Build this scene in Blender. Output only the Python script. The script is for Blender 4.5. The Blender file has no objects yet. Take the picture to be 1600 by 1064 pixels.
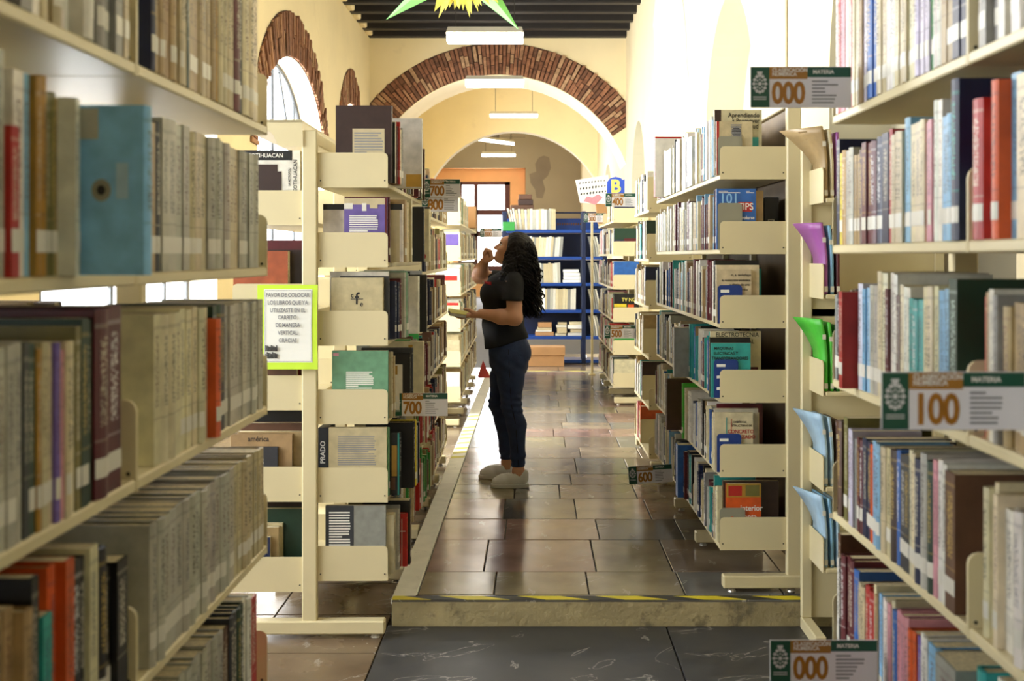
import bpy, math, random
import numpy as np
from mathutils import Vector, Matrix

S = bpy.context.scene
COL = S.collection
RND = random.Random(11)

# ------------------------------------------------------------------ camera, sky, daylight, exposure
# metres; x right, y into the room, z up; lower floor at z = 0, camera at (0, 0, 1.55)
F, CX, CY, CAMZ = 1880.0, 836.0, 400.0, 1.55


def at(px, py, d):
    return Vector(((px - CX) * d / F, d, CAMZ + (CY - py) * d / F))


cam_data = bpy.data.cameras.new('camera')
cam = bpy.data.objects.new('camera', cam_data)
COL.objects.link(cam)
cam.location = (0, 0, CAMZ)
cam.rotation_euler = (math.pi / 2, 0, 0)
cam_data.sensor_width = 36.0
cam_data.lens = F / 1600.0 * 36.0
cam_data.shift_x = (800 - CX) / 1600.0
cam_data.shift_y = (CY - 532) / 1600.0
cam_data.clip_start = 0.05
cam_data.dof.use_dof = True
cam_data.dof.focus_distance = 6.7
cam_data.dof.aperture_fstop = 5.6
S.camera = cam

world = bpy.data.worlds.new('world')
S.world = world
world.use_nodes = True
bg = world.node_tree.nodes['Background']
bg.inputs[0].default_value = (0.93, 0.97, 1.0, 1)
bg.inputs[1].default_value = 4.0

S.view_settings.view_transform = 'Standard'
S.view_settings.look = 'None'
S.view_settings.gamma = 1.0
S.view_settings.use_curve_mapping = False
S.view_settings.exposure = 0.58

XL, XR = -3.09, 1.70          # side walls
CEIL = 5.62                   # underside of the ceiling beams
YARCH, YARCH2, YBACK = 22.5, 32.6, 45.0
PLAT = 0.11                   # raised part of the floor


def daylight(name, loc, rot, sx, sy, power, col=(0.96, 0.98, 1.0)):
    ld = bpy.data.lights.new(name, 'AREA')
    ld.shape = 'RECTANGLE'
    ld.size, ld.size_y = sx, sy
    ld.energy = power
    ld.color = col
    o = bpy.data.objects.new(name, ld)
    o.location = loc
    o.rotation_euler = rot
    COL.objects.link(o)
    return o


# windows in the left wall: centre along y, half width, spring height, rise
WINS = [(-2.2, 2.1, 2.75, 1.35), (3.8, 2.1, 2.75, 1.35), (9.6, 2.1, 2.75, 1.35), (15.5, 2.12, 2.75, 1.32), (20.2, 1.25, 2.75, 1.35)]
SILL = 1.0
for i, (c, a, spz, b) in enumerate(WINS):
    daylight('window_daylight', (XL - 0.75, c, 2.5), (0, -math.pi / 2, 0), 3.0, 2 * a, (15, 150, 620, 430, 250)[i])
daylight('back_window_daylight', (-1.9, YBACK + 1.2, 2.6), (-math.pi / 2, 0, 0), 1.8, 3.0, 520)
daylight('side_window_daylight', (XL - 0.75, 28.0, 2.6), (0, -math.pi / 2, 0), 3.0, 2.4, 520)
daylight('side_window_daylight', (XL - 0.75, 38.5, 2.6), (0, -math.pi / 2, 0), 3.0, 2.4, 90)


# ------------------------------------------------------------------ materials
def lin(h):
    if not isinstance(h, str):
        return tuple(h)[:3]
    c = [int(h[i:i + 2], 16) / 255 for i in (0, 2, 4)]
    return tuple(x / 12.92 if x <= 0.04045 else ((x + 0.055) / 1.055) ** 2.4 for x in c)


MATS = {}


def mat(name, col, rough=0.6, metal=0.0, var=0.1, scale=9.0, bump=0.0, bscale=60.0, stain=None, spec=0.5, coat=0.0, coords='Object'):
    """principled material with procedural mottling; stain = (colour, scale, threshold, amount)"""
    m = bpy.data.materials.new(name)
    m.use_nodes = True
    nt = m.node_tree
    P = nt.nodes['Principled BSDF']
    c = lin(col)
    tc = nt.nodes.new('ShaderNodeTexCoord')
    n = nt.nodes.new('ShaderNodeTexNoise')
    n.inputs['Scale'].default_value = scale
    n.inputs['Detail'].default_value = 5
    nt.links.new(tc.outputs[coords], n.inputs['Vector'])
    r = nt.nodes.new('ShaderNodeValToRGB')
    r.color_ramp.elements[0].position = 0.3
    r.color_ramp.elements[1].position = 0.7
    r.color_ramp.elements[0].color = (*[x * (1 - var) for x in c], 1)
    r.color_ramp.elements[1].color = (*[min(1, x * (1 + var * 0.6)) for x in c], 1)
    nt.links.new(n.outputs['Fac'], r.inputs['Fac'])
    out = r.outputs['Color']
    if stain:
        n2 = nt.nodes.new('ShaderNodeTexNoise')
        n2.inputs['Scale'].default_value = stain[1]
        n2.inputs['Detail'].default_value = 8
        n2.inputs['Roughness'].default_value = 0.65
        nt.links.new(tc.outputs[coords], n2.inputs['Vector'])
        r2 = nt.nodes.new('ShaderNodeValToRGB')
        r2.color_ramp.elements[0].position = stain[2]
        r2.color_ramp.elements[1].position = min(1.0, stain[2] + 0.1)
        r2.color_ramp.elements[0].color = (0, 0, 0, 1)
        r2.color_ramp.elements[1].color = (stain[3],) * 3 + (1,)
        nt.links.new(n2.outputs['Fac'], r2.inputs['Fac'])
        mx = nt.nodes.new('ShaderNodeMix')
        mx.data_type = 'RGBA'
        nt.links.new(r2.outputs['Color'], mx.inputs['Factor'])
        nt.links.new(out, mx.inputs['A'])
        mx.inputs['B'].default_value = (*lin(stain[0]), 1)
        out = mx.outputs['Result']
    nt.links.new(out, P.inputs['Base Color'])
    P.inputs['Roughness'].default_value = rough
    P.inputs['Metallic'].default_value = metal
    P.inputs['Specular IOR Level'].default_value = spec
    P.inputs['Coat Weight'].default_value = coat
    if bump:
        nb = nt.nodes.new('ShaderNodeTexNoise')
        nb.inputs['Scale'].default_value = bscale
        nb.inputs['Detail'].default_value = 6
        nt.links.new(tc.outputs[coords], nb.inputs['Vector'])
        bp = nt.nodes.new('ShaderNodeBump')
        bp.inputs['Strength'].default_value = bump
        bp.inputs['Distance'].default_value = 0.01
        nt.links.new(nb.outputs['Fac'], bp.inputs['Height'])
        nt.links.new(bp.outputs['Normal'], P.inputs['Normal'])
    MATS[name] = m
    return m


def emit(name, col, strength, base='f4f4f0'):
    m = mat(name, base, 0.4, var=0.03)
    P = m.node_tree.nodes['Principled BSDF']
    P.inputs['Emission Color'].default_value = (*lin(col), 1)
    P.inputs['Emission Strength'].default_value = strength
    return m


def stone(name, col, vein, rough=0.13):
    m = mat(name, col, rough, var=0.32, scale=3.5, stain=(vein, 2.2, 0.66, 0.55), bump=0.04, bscale=5.0)
    nt = m.node_tree
    P = nt.nodes['Principled BSDF']
    # thin pale veins: a narrow band of a warped noise
    tc = [n for n in nt.nodes if n.type == 'TEX_COORD'][0]
    w = nt.nodes.new('ShaderNodeTexNoise')
    w.inputs['Scale'].default_value = 2.6
    w.inputs['Detail'].default_value = 7
    w.inputs['Distortion'].default_value = 1.8
    nt.links.new(tc.outputs['Object'], w.inputs['Vector'])
    cr = nt.nodes.new('ShaderNodeValToRGB')
    e = cr.color_ramp.elements
    e[0].position = 0.575
    e[0].color = (0, 0, 0, 1)
    e[1].position = 0.593
    e[1].color = (0, 0, 0, 1)
    k = e.new(0.583)
    k.color = (0.5, 0.5, 0.5, 1)
    nt.links.new(w.outputs['Fac'], cr.inputs['Fac'])
    old = P.inputs['Base Color'].links[0].from_socket
    mx = nt.nodes.new('ShaderNodeMix')
    mx.data_type = 'RGBA'
    nt.links.new(cr.outputs['Color'], mx.inputs['Factor'])
    nt.links.new(old, mx.inputs['A'])
    mx.inputs['B'].default_value = (0.62, 0.58, 0.52, 1)
    nt.links.new(mx.outputs['Result'], P.inputs['Base Color'])
    # worn polish: roughness varies
    rr = nt.nodes.new('ShaderNodeMapRange')
    rr.inputs['To Min'].default_value = rough * 0.6
    rr.inputs['To Max'].default_value = rough * 1.9
    src = [n for n in nt.nodes if n.type == 'TEX_NOISE'][0]
    nt.links.new(src.outputs['Fac'], rr.inputs['Value'])
    nt.links.new(rr.outputs['Result'], P.inputs['Roughness'])
    return m


def stripes(name, c1, c2, freq, vec, rough=0.5, wear=None):
    """diagonal two-colour warning tape"""
    m = mat(name, c1, rough)
    nt = m.node_tree
    P = nt.nodes['Principled BSDF']
    tc = [n for n in nt.nodes if n.type == 'TEX_COORD'][0]
    d = nt.nodes.new('ShaderNodeVectorMath')
    d.operation = 'DOT_PRODUCT'
    nt.links.new(tc.outputs['Object'], d.inputs[0])
    d.inputs[1].default_value = vec
    mu = nt.nodes.new('ShaderNodeMath')
    mu.operation = 'MULTIPLY'
    nt.links.new(d.outputs['Value'], mu.inputs[0])
    mu.inputs[1].default_value = freq
    fr = nt.nodes.new('ShaderNodeMath')
    fr.operation = 'FRACT'
    nt.links.new(mu.outputs[0], fr.inputs[0])
    gt = nt.nodes.new('ShaderNodeMath')
    gt.operation = 'GREATER_THAN'
    gt.inputs[1].default_value = 0.55
    nt.links.new(fr.outputs[0], gt.inputs[0])
    old = P.inputs['Base Color'].links[0].from_socket
    mx = nt.nodes.new('ShaderNodeMix')
    mx.data_type = 'RGBA'
    nt.links.new(gt.outputs[0], mx.inputs['Factor'])
    nt.links.new(old, mx.inputs['A'])
    mx.inputs['B'].default_value = (*lin(c2), 1)
    nt.links.new(mx.outputs['Result'], P.inputs['Base Color'])
    return m


def book_material():
    """cover colour and title colour come from face attributes; spine UV carries title marks"""
    m = bpy.data.materials.new('book_cover')
    m.use_nodes = True
    nt = m.node_tree
    N, L = nt.nodes, nt.links
    P = N['Principled BSDF']
    a = N.new('ShaderNodeAttribute')
    a.attribute_name = 'Col'
    k = N.new('ShaderNodeAttribute')
    k.attribute_name = 'Ink'
    uv = N.new('ShaderNodeUVMap')
    uv.uv_map = 'UV'
    sep = N.new('ShaderNodeSeparateXYZ')
    L.new(uv.outputs[0], sep.inputs[0])

    def M(op, x, y=None):
        n = N.new('ShaderNodeMath')
        n.operation = op
        for i, v in enumerate((x, y)):
            if v is None:
                continue
            if isinstance(v, (int, float)):
                n.inputs[i].default_value = v
            else:
                L.new(v, n.inputs[i])
        return n.outputs[0]

    u, v = sep.outputs[0], sep.outputs[1]

    def inside(x, lo, hi):
        return M('MULTIPLY', M('GREATER_THAN', x, lo), M('LESS_THAN', x, hi))

    tc = N.new('ShaderNodeTexCoord')
    mp = N.new('ShaderNodeMapping')
    mp.inputs['Scale'].default_value = (4.0, 55.0, 1.0)
    L.new(uv.outputs[0], mp.inputs[0])
    obj = N.new('ShaderNodeNewGeometry')
    add = N.new('ShaderNodeVectorMath')
    add.operation = 'ADD'
    L.new(mp.outputs[0], add.inputs[0])
    sc = N.new('ShaderNodeVectorMath')
    sc.operation = 'SCALE'
    sc.inputs['Scale'].default_value = 37.0
    L.new(k.outputs['Vector'], sc.inputs[0])
    L.new(sc.outputs[0], add.inputs[1])
    nz = N.new('ShaderNodeTexNoise')
    nz.inputs['Scale'].default_value = 1.6
    nz.inputs['Detail'].default_value = 1
    L.new(add.outputs[0], nz.inputs['Vector'])
    letters = M('GREATER_THAN', nz.outputs['Fac'], 0.52)
    title = M('MULTIPLY', M('MULTIPLY', inside(u, 0.24, 0.76), inside(v, 0.38, 0.86)), letters)
    bands = M('MULTIPLY', M('ADD', inside(v, 0.9, 0.925), inside(v, 0.3, 0.315)), inside(u, -0.1, 1.1))
    mask = M('ADD', M('MULTIPLY', title, 0.75), M('MULTIPLY', bands, 0.25))
    mx = N.new('ShaderNodeMix')
    mx.data_type = 'RGBA'
    L.new(mask, mx.inputs['Factor'])
    L.new(a.outputs['Color'], mx.inputs['A'])
    L.new(k.outputs['Color'], mx.inputs['B'])
    # rubbed, foxed surface
    wn = N.new('ShaderNodeTexNoise')
    wn.inputs['Scale'].default_value = 24.0
    wn.inputs['Detail'].default_value = 6
    L.new(obj.outputs['Position'], wn.inputs['Vector'])
    wr = N.new('ShaderNodeMapRange')
    wr.inputs['From Min'].default_value = 0.3
    wr.inputs['From Max'].default_value = 0.7
    wr.inputs['To Min'].default_value = 0.78
    wr.inputs['To Max'].default_value = 1.1
    L.new(wn.outputs['Fac'], wr.inputs['Value'])
    vm = N.new('ShaderNodeVectorMath')
    vm.operation = 'SCALE'
    L.new(mx.outputs['Result'], vm.inputs[0])
    L.new(wr.outputs['Result'], vm.inputs['Scale'])
    L.new(vm.outputs[0], P.inputs['Base Color'])
    P.inputs['Roughness'].default_value = 0.42
    MATS['book_cover'] = m
    return m


book_material()
mat('pages', 'd9cba4', 0.8, var=0.25, scale=120, bump=0.3, bscale=300)
mat('label_white', 'dddacd', 0.35, var=0.06, stain=('8f8d88', 260, 0.62, 0.5))
mat('shelf_paint', 'ddd0a6', 0.38, var=0.06, scale=3.0, stain=('b69a68', 5.5, 0.74, 0.55), bump=0.02)
mat('screw', '4a453a', 0.4, 0.6)
mat('glide', 'c9c6bd', 0.3, 0.5)
mat('wall_cream', 'f2e1b4', 0.85, var=0.05, scale=1.2, bump=0.15, bscale=14, stain=('e8d6ac', 2.5, 0.6, 0.6))
mat('wall_pale', 'd9c9a2', 0.85, var=0.05, scale=1.3, bump=0.2, bscale=12, stain=('e4cf9e', 3.0, 0.64, 0.6))
mat('niche_grey', 'cfc8ae', 0.85, var=0.05, scale=1.2, bump=0.1, bscale=12)
mat('soffit_white', 'f6ead2', 0.8, var=0.04, scale=2, bump=0.1)
mat('wall_far_grey', 'a79a83', 0.85, var=0.08, scale=0.6, bump=0.1)
mat('alcove_orange', 'f5c08a', 0.75, var=0.05, scale=2)
mat('peeled_plaster', 'd9d6ca', 0.9, var=0.12, scale=6, bump=0.5, bscale=30, stain=('a89c86', 6, 0.62, 0.7))
mat('mortar', '54392a', 0.95, var=0.3, scale=20, bump=0.6)
for i, c in enumerate(('99694b', '875b41', 'a97d5b', '74503a', 'b38f6b')):
    mat('brick_%d' % i, c, 0.9, var=0.35, scale=14, bump=0.7, bscale=45, stain=('b98a66', 18, 0.66, 0.5))
mat('beam_dark', '1b1512', 0.6, var=0.3, scale=8, bump=0.2)
mat('ceiling_board', '2a211b', 0.7, var=0.3, scale=6)
for n, c, v in (('stone_brown', '857564', '8a7a66'), ('stone_grey', '7a7873', '7d776c'), ('stone_pink', '987a6d', '8d7468'), ('stone_olive', '908364', '95876a'), ('stone_dark', '585550', '63605a'), ('stone_tan', 'a4937c', 'a08e74')):
    stone(n, c, v)
stone('stone_slate', '3a3b3d', '5a5a58', 0.3)
stone('stone_umber', '6f5d49', '86735c', 0.2)
stone('stone_clay', '7a6852', '917d64', 0.2)
mat('back_board', '7a6444', 0.6, var=0.2, scale=6, stain=('5a4830', 3, 0.6, 0.6))
mat('floor_base', '3a3530', 0.8, var=0.2)
mat('riser_concrete', 'a89a72', 0.85, var=0.25, scale=6, bump=0.7, bscale=40, stain=('5a5240', 7, 0.55, 0.7))
mat('white_paint_line', 'f0ecdc', 0.6, var=0.08, scale=12, stain=('8a8274', 20, 0.64, 0.8), bump=0.15)
stripes('warning_tape', 'e2cf22', '2a2a20', 4.2, (0.72, 1.6, 0))
mat('tape_yellow', 'd8cf5a', 0.6, var=0.15)
mat('glass_white', 'ffffff', 0.1)
mat('window_frame_dark', '5a2c26', 0.5, var=0.2)
mat('window_frame_steel', '3c4044', 0.5, var=0.1)
mat('lamp_housing', 'c9c2ae', 0.5, var=0.06)
emit('lamp_diffuser', 'fffaf0', 9.0)
mat('rod', '3a3530', 0.5, 0.5)
mat('fan_metal', '6a625a', 0.4, 0.4)
mat('paper_green', '86d67a', 0.7, var=0.06)
mat('paper_yellow', 'f0e36a', 0.7, var=0.12, scale=20)
mat('sign_white', 'ece9ec', 0.35, var=0.02)
mat('sign_green', '14503c', 0.4, var=0.05)
mat('sign_brown', 'a8742a', 0.4, var=0.05)
mat('sign_number', 'a9701f', 0.4, var=0.05)
mat('sign_pale', 'dcdcdc', 0.5)
mat('print_grey', '8a8a8c', 0.6)
mat('print_black', '202020', 0.6)
mat('print_white', 'f2f0e6', 0.6)
mat('lime_card', 'cdf03a', 0.55, var=0.03)
mat('paper_white', 'f1f1e8', 0.6, var=0.02)
mat('bookend_grey', '93917f', 0.45, 0.1, var=0.06)
mat('bookend_blue', '1f3d86', 0.4, 0.1, var=0.06)
mat('bookend_cream', 'd8cda4', 0.45, var=0.05)
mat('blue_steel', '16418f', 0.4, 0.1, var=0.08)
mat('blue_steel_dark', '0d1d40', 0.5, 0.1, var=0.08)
mat('cardboard', 'b5895a', 0.8, var=0.1, scale=6)
mat('conduit', 'd8d2bc', 0.5)
mat('skin', 'd9a381', 0.5, var=0.06, scale=12)
mat('hair', '120d0b', 0.6, spec=0.25, var=0.3, scale=40, bump=0.6, bscale=110)
mat('shirt_black', '121315', 0.85, var=0.15, scale=30, bump=0.15, bscale=200)
mat('denim', '2c3c60', 0.85, var=0.22, scale=18, bump=0.3, bscale=260, stain=('41557d', 7, 0.6, 0.5))
mat('denim_dark', '151b2b', 0.85, var=0.2)
mat('shoe_white', 'f8f7f2', 0.5, var=0.04)
mat('shoe_sole', 'e2e0d8', 0.6, var=0.03)
mat('shoe_lining', '8f8c86', 0.8)
mat('red_patch', 'b0242c', 0.6)
mat('lips', '9a5349', 0.45)
mat('eye_white', 'e8e4de', 0.2)
mat('eye_dark', '1a100c', 0.15)
mat('magazine_paper', 'd8d5c6', 0.5, var=0.1, scale=20)


# ------------------------------------------------------------------ mesh helpers
class MB:
    def __init__(self):
        self.v, self.f, self.m, self.col, self.ink, self.uv = [], [], [], [], [], []
        self.colored = False

    def poly(self, pts, m=0, col=None, ink=None, uv=None):
        b = len(self.v)
        self.v.extend([tuple(p) for p in pts])
        self.f.append(tuple(range(b, b + len(pts))))
        self.m.append(m)
        if col is not None:
            self.colored = True
        self.col.append(col or (1, 1, 1))
        self.ink.append(ink or (0, 0, 0))
        self.uv.append(uv)

    def mesh(self, verts, faces, m=0):
        b = len(self.v)
        self.v.extend([tuple(p) for p in verts])
        for f in faces:
            self.f.append(tuple(i + b for i in f))
            self.m.append(m)
            self.col.append((1, 1, 1))
            self.ink.append((0, 0, 0))
            self.uv.append(None)
        return self

    def box(self, x0, x1, y0, y1, z0, z1, m=0):
        v = [(x, y, z) for z in (z0, z1) for y in (y0, y1) for x in (x0, x1)]
        return self.mesh(v, [(0, 2, 3, 1), (4, 5, 7, 6), (0, 1, 5, 4), (2, 6, 7, 3), (0, 4, 6, 2), (1, 3, 7, 5)], m)

    def bbox(self, x0, x1, y0, y1, z0, z1, b=0.004, m=0):
        """box with a small chamfer on the vertical and top edges"""
        def ring(i, z):
            return [(x0 + i, y0, z), (x1 - i, y0, z), (x1, y0 + i, z), (x1, y1 - i, z), (x1 - i, y1, z), (x0 + i, y1, z), (x0, y1 - i, z), (x0, y0 + i, z)]
        def inner(z):
            return [(min(max(x, x0 + b), x1 - b), min(max(y, y0 + b), y1 - b), z) for x, y, _ in ring(b, z)]
        v = inner(z0) + ring(b, z0 + b) + ring(b, z1 - b) + inner(z1)
        f = []
        for r in range(3):
            for k in range(8):
                f.append((r * 8 + k, r * 8 + (k + 1) % 8, (r + 1) * 8 + (k + 1) % 8, (r + 1) * 8 + k))
        f.append(tuple(range(7, -1, -1)))
        f.append(tuple(range(24, 32)))
        return self.mesh(v, f, m)

    def prism(self, pts, n, m=0):
        """extrude the polygon pts (3D) by the vector n"""
        n = Vector(n)
        k = len(pts)
        v = [Vector(p) for p in pts] + [Vector(p) + n for p in pts]
        f = [tuple(range(k - 1, -1, -1)), tuple(range(k, 2 * k))]
        for i in range(k):
            j = (i + 1) % k
            f.append((i, j, k + j, k + i))
        return self.mesh(v, f, m)

    def tube(self, path, r, n=8, m=0, caps=True):
        P = [Vector(p) for p in path]
        rs = r if isinstance(r, (list, tuple)) else [r] * len(P)
        v, f = [], []
        for i, p in enumerate(P):
            d = (P[min(i + 1, len(P) - 1)] - P[max(i - 1, 0)]).normalized()
            a = d.cross(Vector((0, 0, 1)))
            if a.length < 1e-4:
                a = d.cross(Vector((0, 1, 0)))
            a.normalize()
            b = d.cross(a)
            for k in range(n):
                t = 2 * math.pi * k / n
                v.append(p + (a * math.cos(t) + b * math.sin(t)) * rs[i])
        for i in range(len(P) - 1):
            for k in range(n):
                f.append((i * n + k, i * n + (k + 1) % n, (i + 1) * n + (k + 1) % n, (i + 1) * n + k))
        if caps:
            f.append(tuple(range(n - 1, -1, -1)))
            f.append(tuple(range((len(P) - 1) * n, len(P) * n)))
        return self.mesh(v, f, m)

    def data(self, name, mats, smooth=False):
        me = bpy.data.meshes.new(name)
        me.from_pydata(self.v, [], self.f)
        for mm in (mats if isinstance(mats, (list, tuple)) else [mats]):
            me.materials.append(MATS[mm] if isinstance(mm, str) else mm)
        if any(self.m):
            me.polygons.foreach_set('material_index', self.m)
        if self.colored:
            for nm, src in (('Col', self.col), ('Ink', self.ink)):
                at_ = me.attributes.new(nm, 'FLOAT_COLOR', 'FACE')
                at_.data.foreach_set('color', np.array([(*c, 1) for c in src], dtype=np.float32).ravel())
            uvl = me.uv_layers.new(name='UV')
            buf = np.full((len(me.loops), 2), 5.0, dtype=np.float32)
            k = 0
            for f, u in zip(self.f, self.uv):
                if u:
                    buf[k:k + len(f)] = u
                k += len(f)
            uvl.data.foreach_set('uv', buf.ravel())
        if smooth:
            me.polygons.foreach_set('use_smooth', [True] * len(me.polygons))
        me.update()
        return me

    def build(self, name, mats, parent=None, loc=None, smooth=False, rot=None):
        o = bpy.data.objects.new(name, self.data(name, mats, smooth))
        link(o, parent, loc, rot)
        return o


def link(o, parent=None, loc=None, rot=None):
    COL.objects.link(o)
    if parent:
        o.parent = parent
    if loc is not None:
        o.location = loc
    if rot is not None:
        o.rotation_euler = rot
    return o


def inst(name, me, parent=None, loc=None, rot=None):
    return link(bpy.data.objects.new(name, me), parent, loc, rot)


def empty(name, loc=(0, 0, 0), rot=(0, 0, 0)):
    o = bpy.data.objects.new(name, None)
    o.empty_display_size = 0.05
    return link(o, None, loc, rot)


def tag(o, label=None, cat=None, group=None, kind=None):
    if label:
        o['label'] = label
    if cat:
        o['category'] = cat
    if group:
        o['group'] = group
    if kind:
        o['kind'] = kind
    return o


def structure(o, label=None):
    o['kind'] = 'structure'
    if label:
        o['label'] = label
    return o


TEXT_CACHE = {}


def text_data(body, size, material, bold=0.0, space=1.0, align='CENTER', line=1.0):
    key = (body, size, material, bold, space, align, line)
    if key in TEXT_CACHE:
        return TEXT_CACHE[key]
    cu = bpy.data.curves.new('t', 'FONT')
    cu.body = body
    cu.size = size
    cu.align_x = align
    cu.align_y = 'CENTER'
    cu.offset = bold
    cu.space_character = space
    cu.space_line = line
    cu.resolution_u = 3
    cu.extrude = 0.0002
    o = bpy.data.objects.new('t', cu)
    me = bpy.data.meshes.new_from_object(o)
    me.name = 'lettering'
    me.materials.clear()
    me.materials.append(MATS[material])
    bpy.data.objects.remove(o)
    TEXT_CACHE[key] = me
    return me


FACE_CAM = (math.pi / 2, 0, 0)      # a text standing upright and read from -y


def text(name, body, size, material, parent, loc, rot=FACE_CAM, bold=0.0, space=1.0, align='CENTER', sx=1.0, line=1.0):
    o = inst(name, text_data(body, size, material, bold, space, align, line), parent, loc, rot)
    if sx != 1.0:
        o.scale = (sx, 1, 1)
    return o


ORD = ('first second third fourth fifth sixth seventh eighth ninth tenth eleventh twelfth thirteenth fourteenth fifteenth sixteenth '
       'seventeenth eighteenth nineteenth twentieth').split()
TENS = {2: 'twenty', 3: 'thirty', 4: 'forty', 5: 'fifty', 6: 'sixty'}


def ordinal(n):
    if n <= 20:
        return ORD[n - 1]
    t, u = divmod(n, 10)
    if u == 0:
        return TENS[t][:-1] + 'ieth'
    return TENS[t] + '-' + ORD[u - 1]


# ------------------------------------------------------------------ the building
def glass_material():
    m = bpy.data.materials.new('window_glass')
    m.use_nodes = True
    nt = m.node_tree
    nt.nodes.remove(nt.nodes['Principled BSDF'])
    out = nt.nodes['Material Output']
    t = nt.nodes.new('ShaderNodeBsdfTransparent')
    g = nt.nodes.new('ShaderNodeBsdfGlossy')
    g.inputs['Roughness'].default_value = 0.05
    n = nt.nodes.new('ShaderNodeTexNoise')
    n.inputs['Scale'].default_value = 3.0
    r = nt.nodes.new('ShaderNodeMapRange')
    r.inputs['To Min'].default_value = 0.03
    r.inputs['To Max'].default_value = 0.09
    nt.links.new(n.outputs['Fac'], r.inputs['Value'])
    mx = nt.nodes.new('ShaderNodeMixShader')
    nt.links.new(r.outputs['Result'], mx.inputs[0])
    nt.links.new(t.outputs[0], mx.inputs[1])
    nt.links.new(g.outputs[0], mx.inputs[2])
    nt.links.new(mx.outputs[0], out.inputs['Surface'])
    MATS['window_glass'] = m


glass_material()


def wall_mesh(P, u0, u1, z0, z1, ops, th, m_face=0, m_sof=1, m_back=2, closed=False):
    """wall with arched openings; P(u, z, t) gives a point, t = 0 on the face and th on the far side.
    ops: (centre, half width, spring height, rise, sill)"""
    b = MB()

    def quad(a0, a1, za0, za1, zb0, zb1, t, m):
        b.poly([P(a0, za0, t), P(a1, zb0, t), P(a1, zb1, t), P(a0, za1, t)], m)

    u = u0
    for c, a, sp, rise, sill in sorted(ops):
        lo, hi = max(c - a, u0), min(c + a, u1)
        if lo > u:
            for t in (0, th):
                quad(u, lo, z0, z1, z0, z1, t, m_face)
        n = 28
        us = [c + a * -math.cos(math.pi * i / n) for i in range(n + 1)]
        us = [min(max(x, lo), hi) for x in us]
        top = lambda x: sp + rise * math.sqrt(max(0, 1 - ((x - c) / a) ** 2))
        for i in range(n):
            x0, x1 = us[i], us[i + 1]
            if x1 - x0 < 1e-6:
                continue
            for t in (0, th):
                quad(x0, x1, top(x0), z1, top(x1), z1, t, m_face)
                if sill > z0:
                    quad(x0, x1, z0, sill, z0, sill, t, m_face)
            b.poly([P(x0, top(x0), 0), P(x1, top(x1), 0), P(x1, top(x1), th), P(x0, top(x0), th)], m_sof)
            if closed:
                quad(x0, x1, sill, top(x0), sill, top(x1), th, m_back)
        if sill > z0:
            b.poly([P(lo, sill, 0), P(hi, sill, 0), P(hi, sill, th), P(lo, sill, th)], m_sof)
        for x in (lo, hi):
            if u0 < x < u1 and top(x) > sill:
                b.poly([P(x, sill, 0), P(x, sill, th), P(x, top(x), th), P(x, top(x), 0)], m_sof)
        u = hi
    if u < u1:
        for t in (0, th):
            quad(u, u1, z0, z1, z0, z1, t, m_face)
    return b


BRK = random.Random(5)


def brick_ring(wall, P, c, zc, ai, bi, ao, bo, t0, t1, step, pieces, clip=(-99, 99)):
    """individual bricks laid radially round an arch, in front of a thin bed of mortar"""
    ang = []
    th = t0
    while th < t1:
        ang.append(th)
        r = 0.5 * math.hypot((ai + ao) * math.sin(th), (bi + bo) * math.cos(th))
        th += step / r * BRK.uniform(0.85, 1.15)
    ang.append(t1)
    bed = MB()
    pt = lambda th, k, t: P(c + (ai + (ao - ai) * k) * math.cos(th), zc + (bi + (bo - bi) * k) * math.sin(th), t)
    for i in range(len(ang) - 1):
        a0, a1 = ang[i], ang[i + 1]
        um = c + (ai + ao) / 2 * math.cos((a0 + a1) / 2)
        if not clip[0] < um < clip[1]:
            continue
        q = [pt(a0, 0, -0.004), pt(a1, 0, -0.004), pt(a1, 1, -0.004), pt(a0, 1, -0.004)]
        bed.poly(q)
        n = BRK.choice(pieces)
        cuts = [0] + sorted(min(max((j + BRK.uniform(-0.2, 0.2)) / n, 0.1), 0.9) for j in range(1, n)) + [1]
        for j in range(n):
            k0, k1 = cuts[j] + 0.012, cuts[j + 1] - 0.012
            g = (a1 - a0) * BRK.uniform(0.09, 0.18)
            e = -BRK.uniform(0.012, 0.04)
            w = BRK.uniform(-0.12, 0.12) * (a1 - a0)
            if j == n - 1:
                k1 += BRK.uniform(-0.05, 0.03)
            f = [(a0 + g, k0), (a1 - g, k0), (a1 - g + w, k1), (a0 + g + w, k1)]
            mb = MB()
            mb.mesh([pt(x, y, e) for x, y in f] + [pt(x, y, 0.02) for x, y in f],
                    [(3, 2, 1, 0), (4, 5, 6, 7), (0, 1, 5, 4), (1, 2, 6, 5), (2, 3, 7, 6), (3, 0, 4, 7)])
            mb.build('brick', 'brick_%d' % BRK.choice((0, 0, 1, 1, 2, 3, 4)), wall)
    bed.build('mortar_bed', 'mortar', wall)


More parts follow.
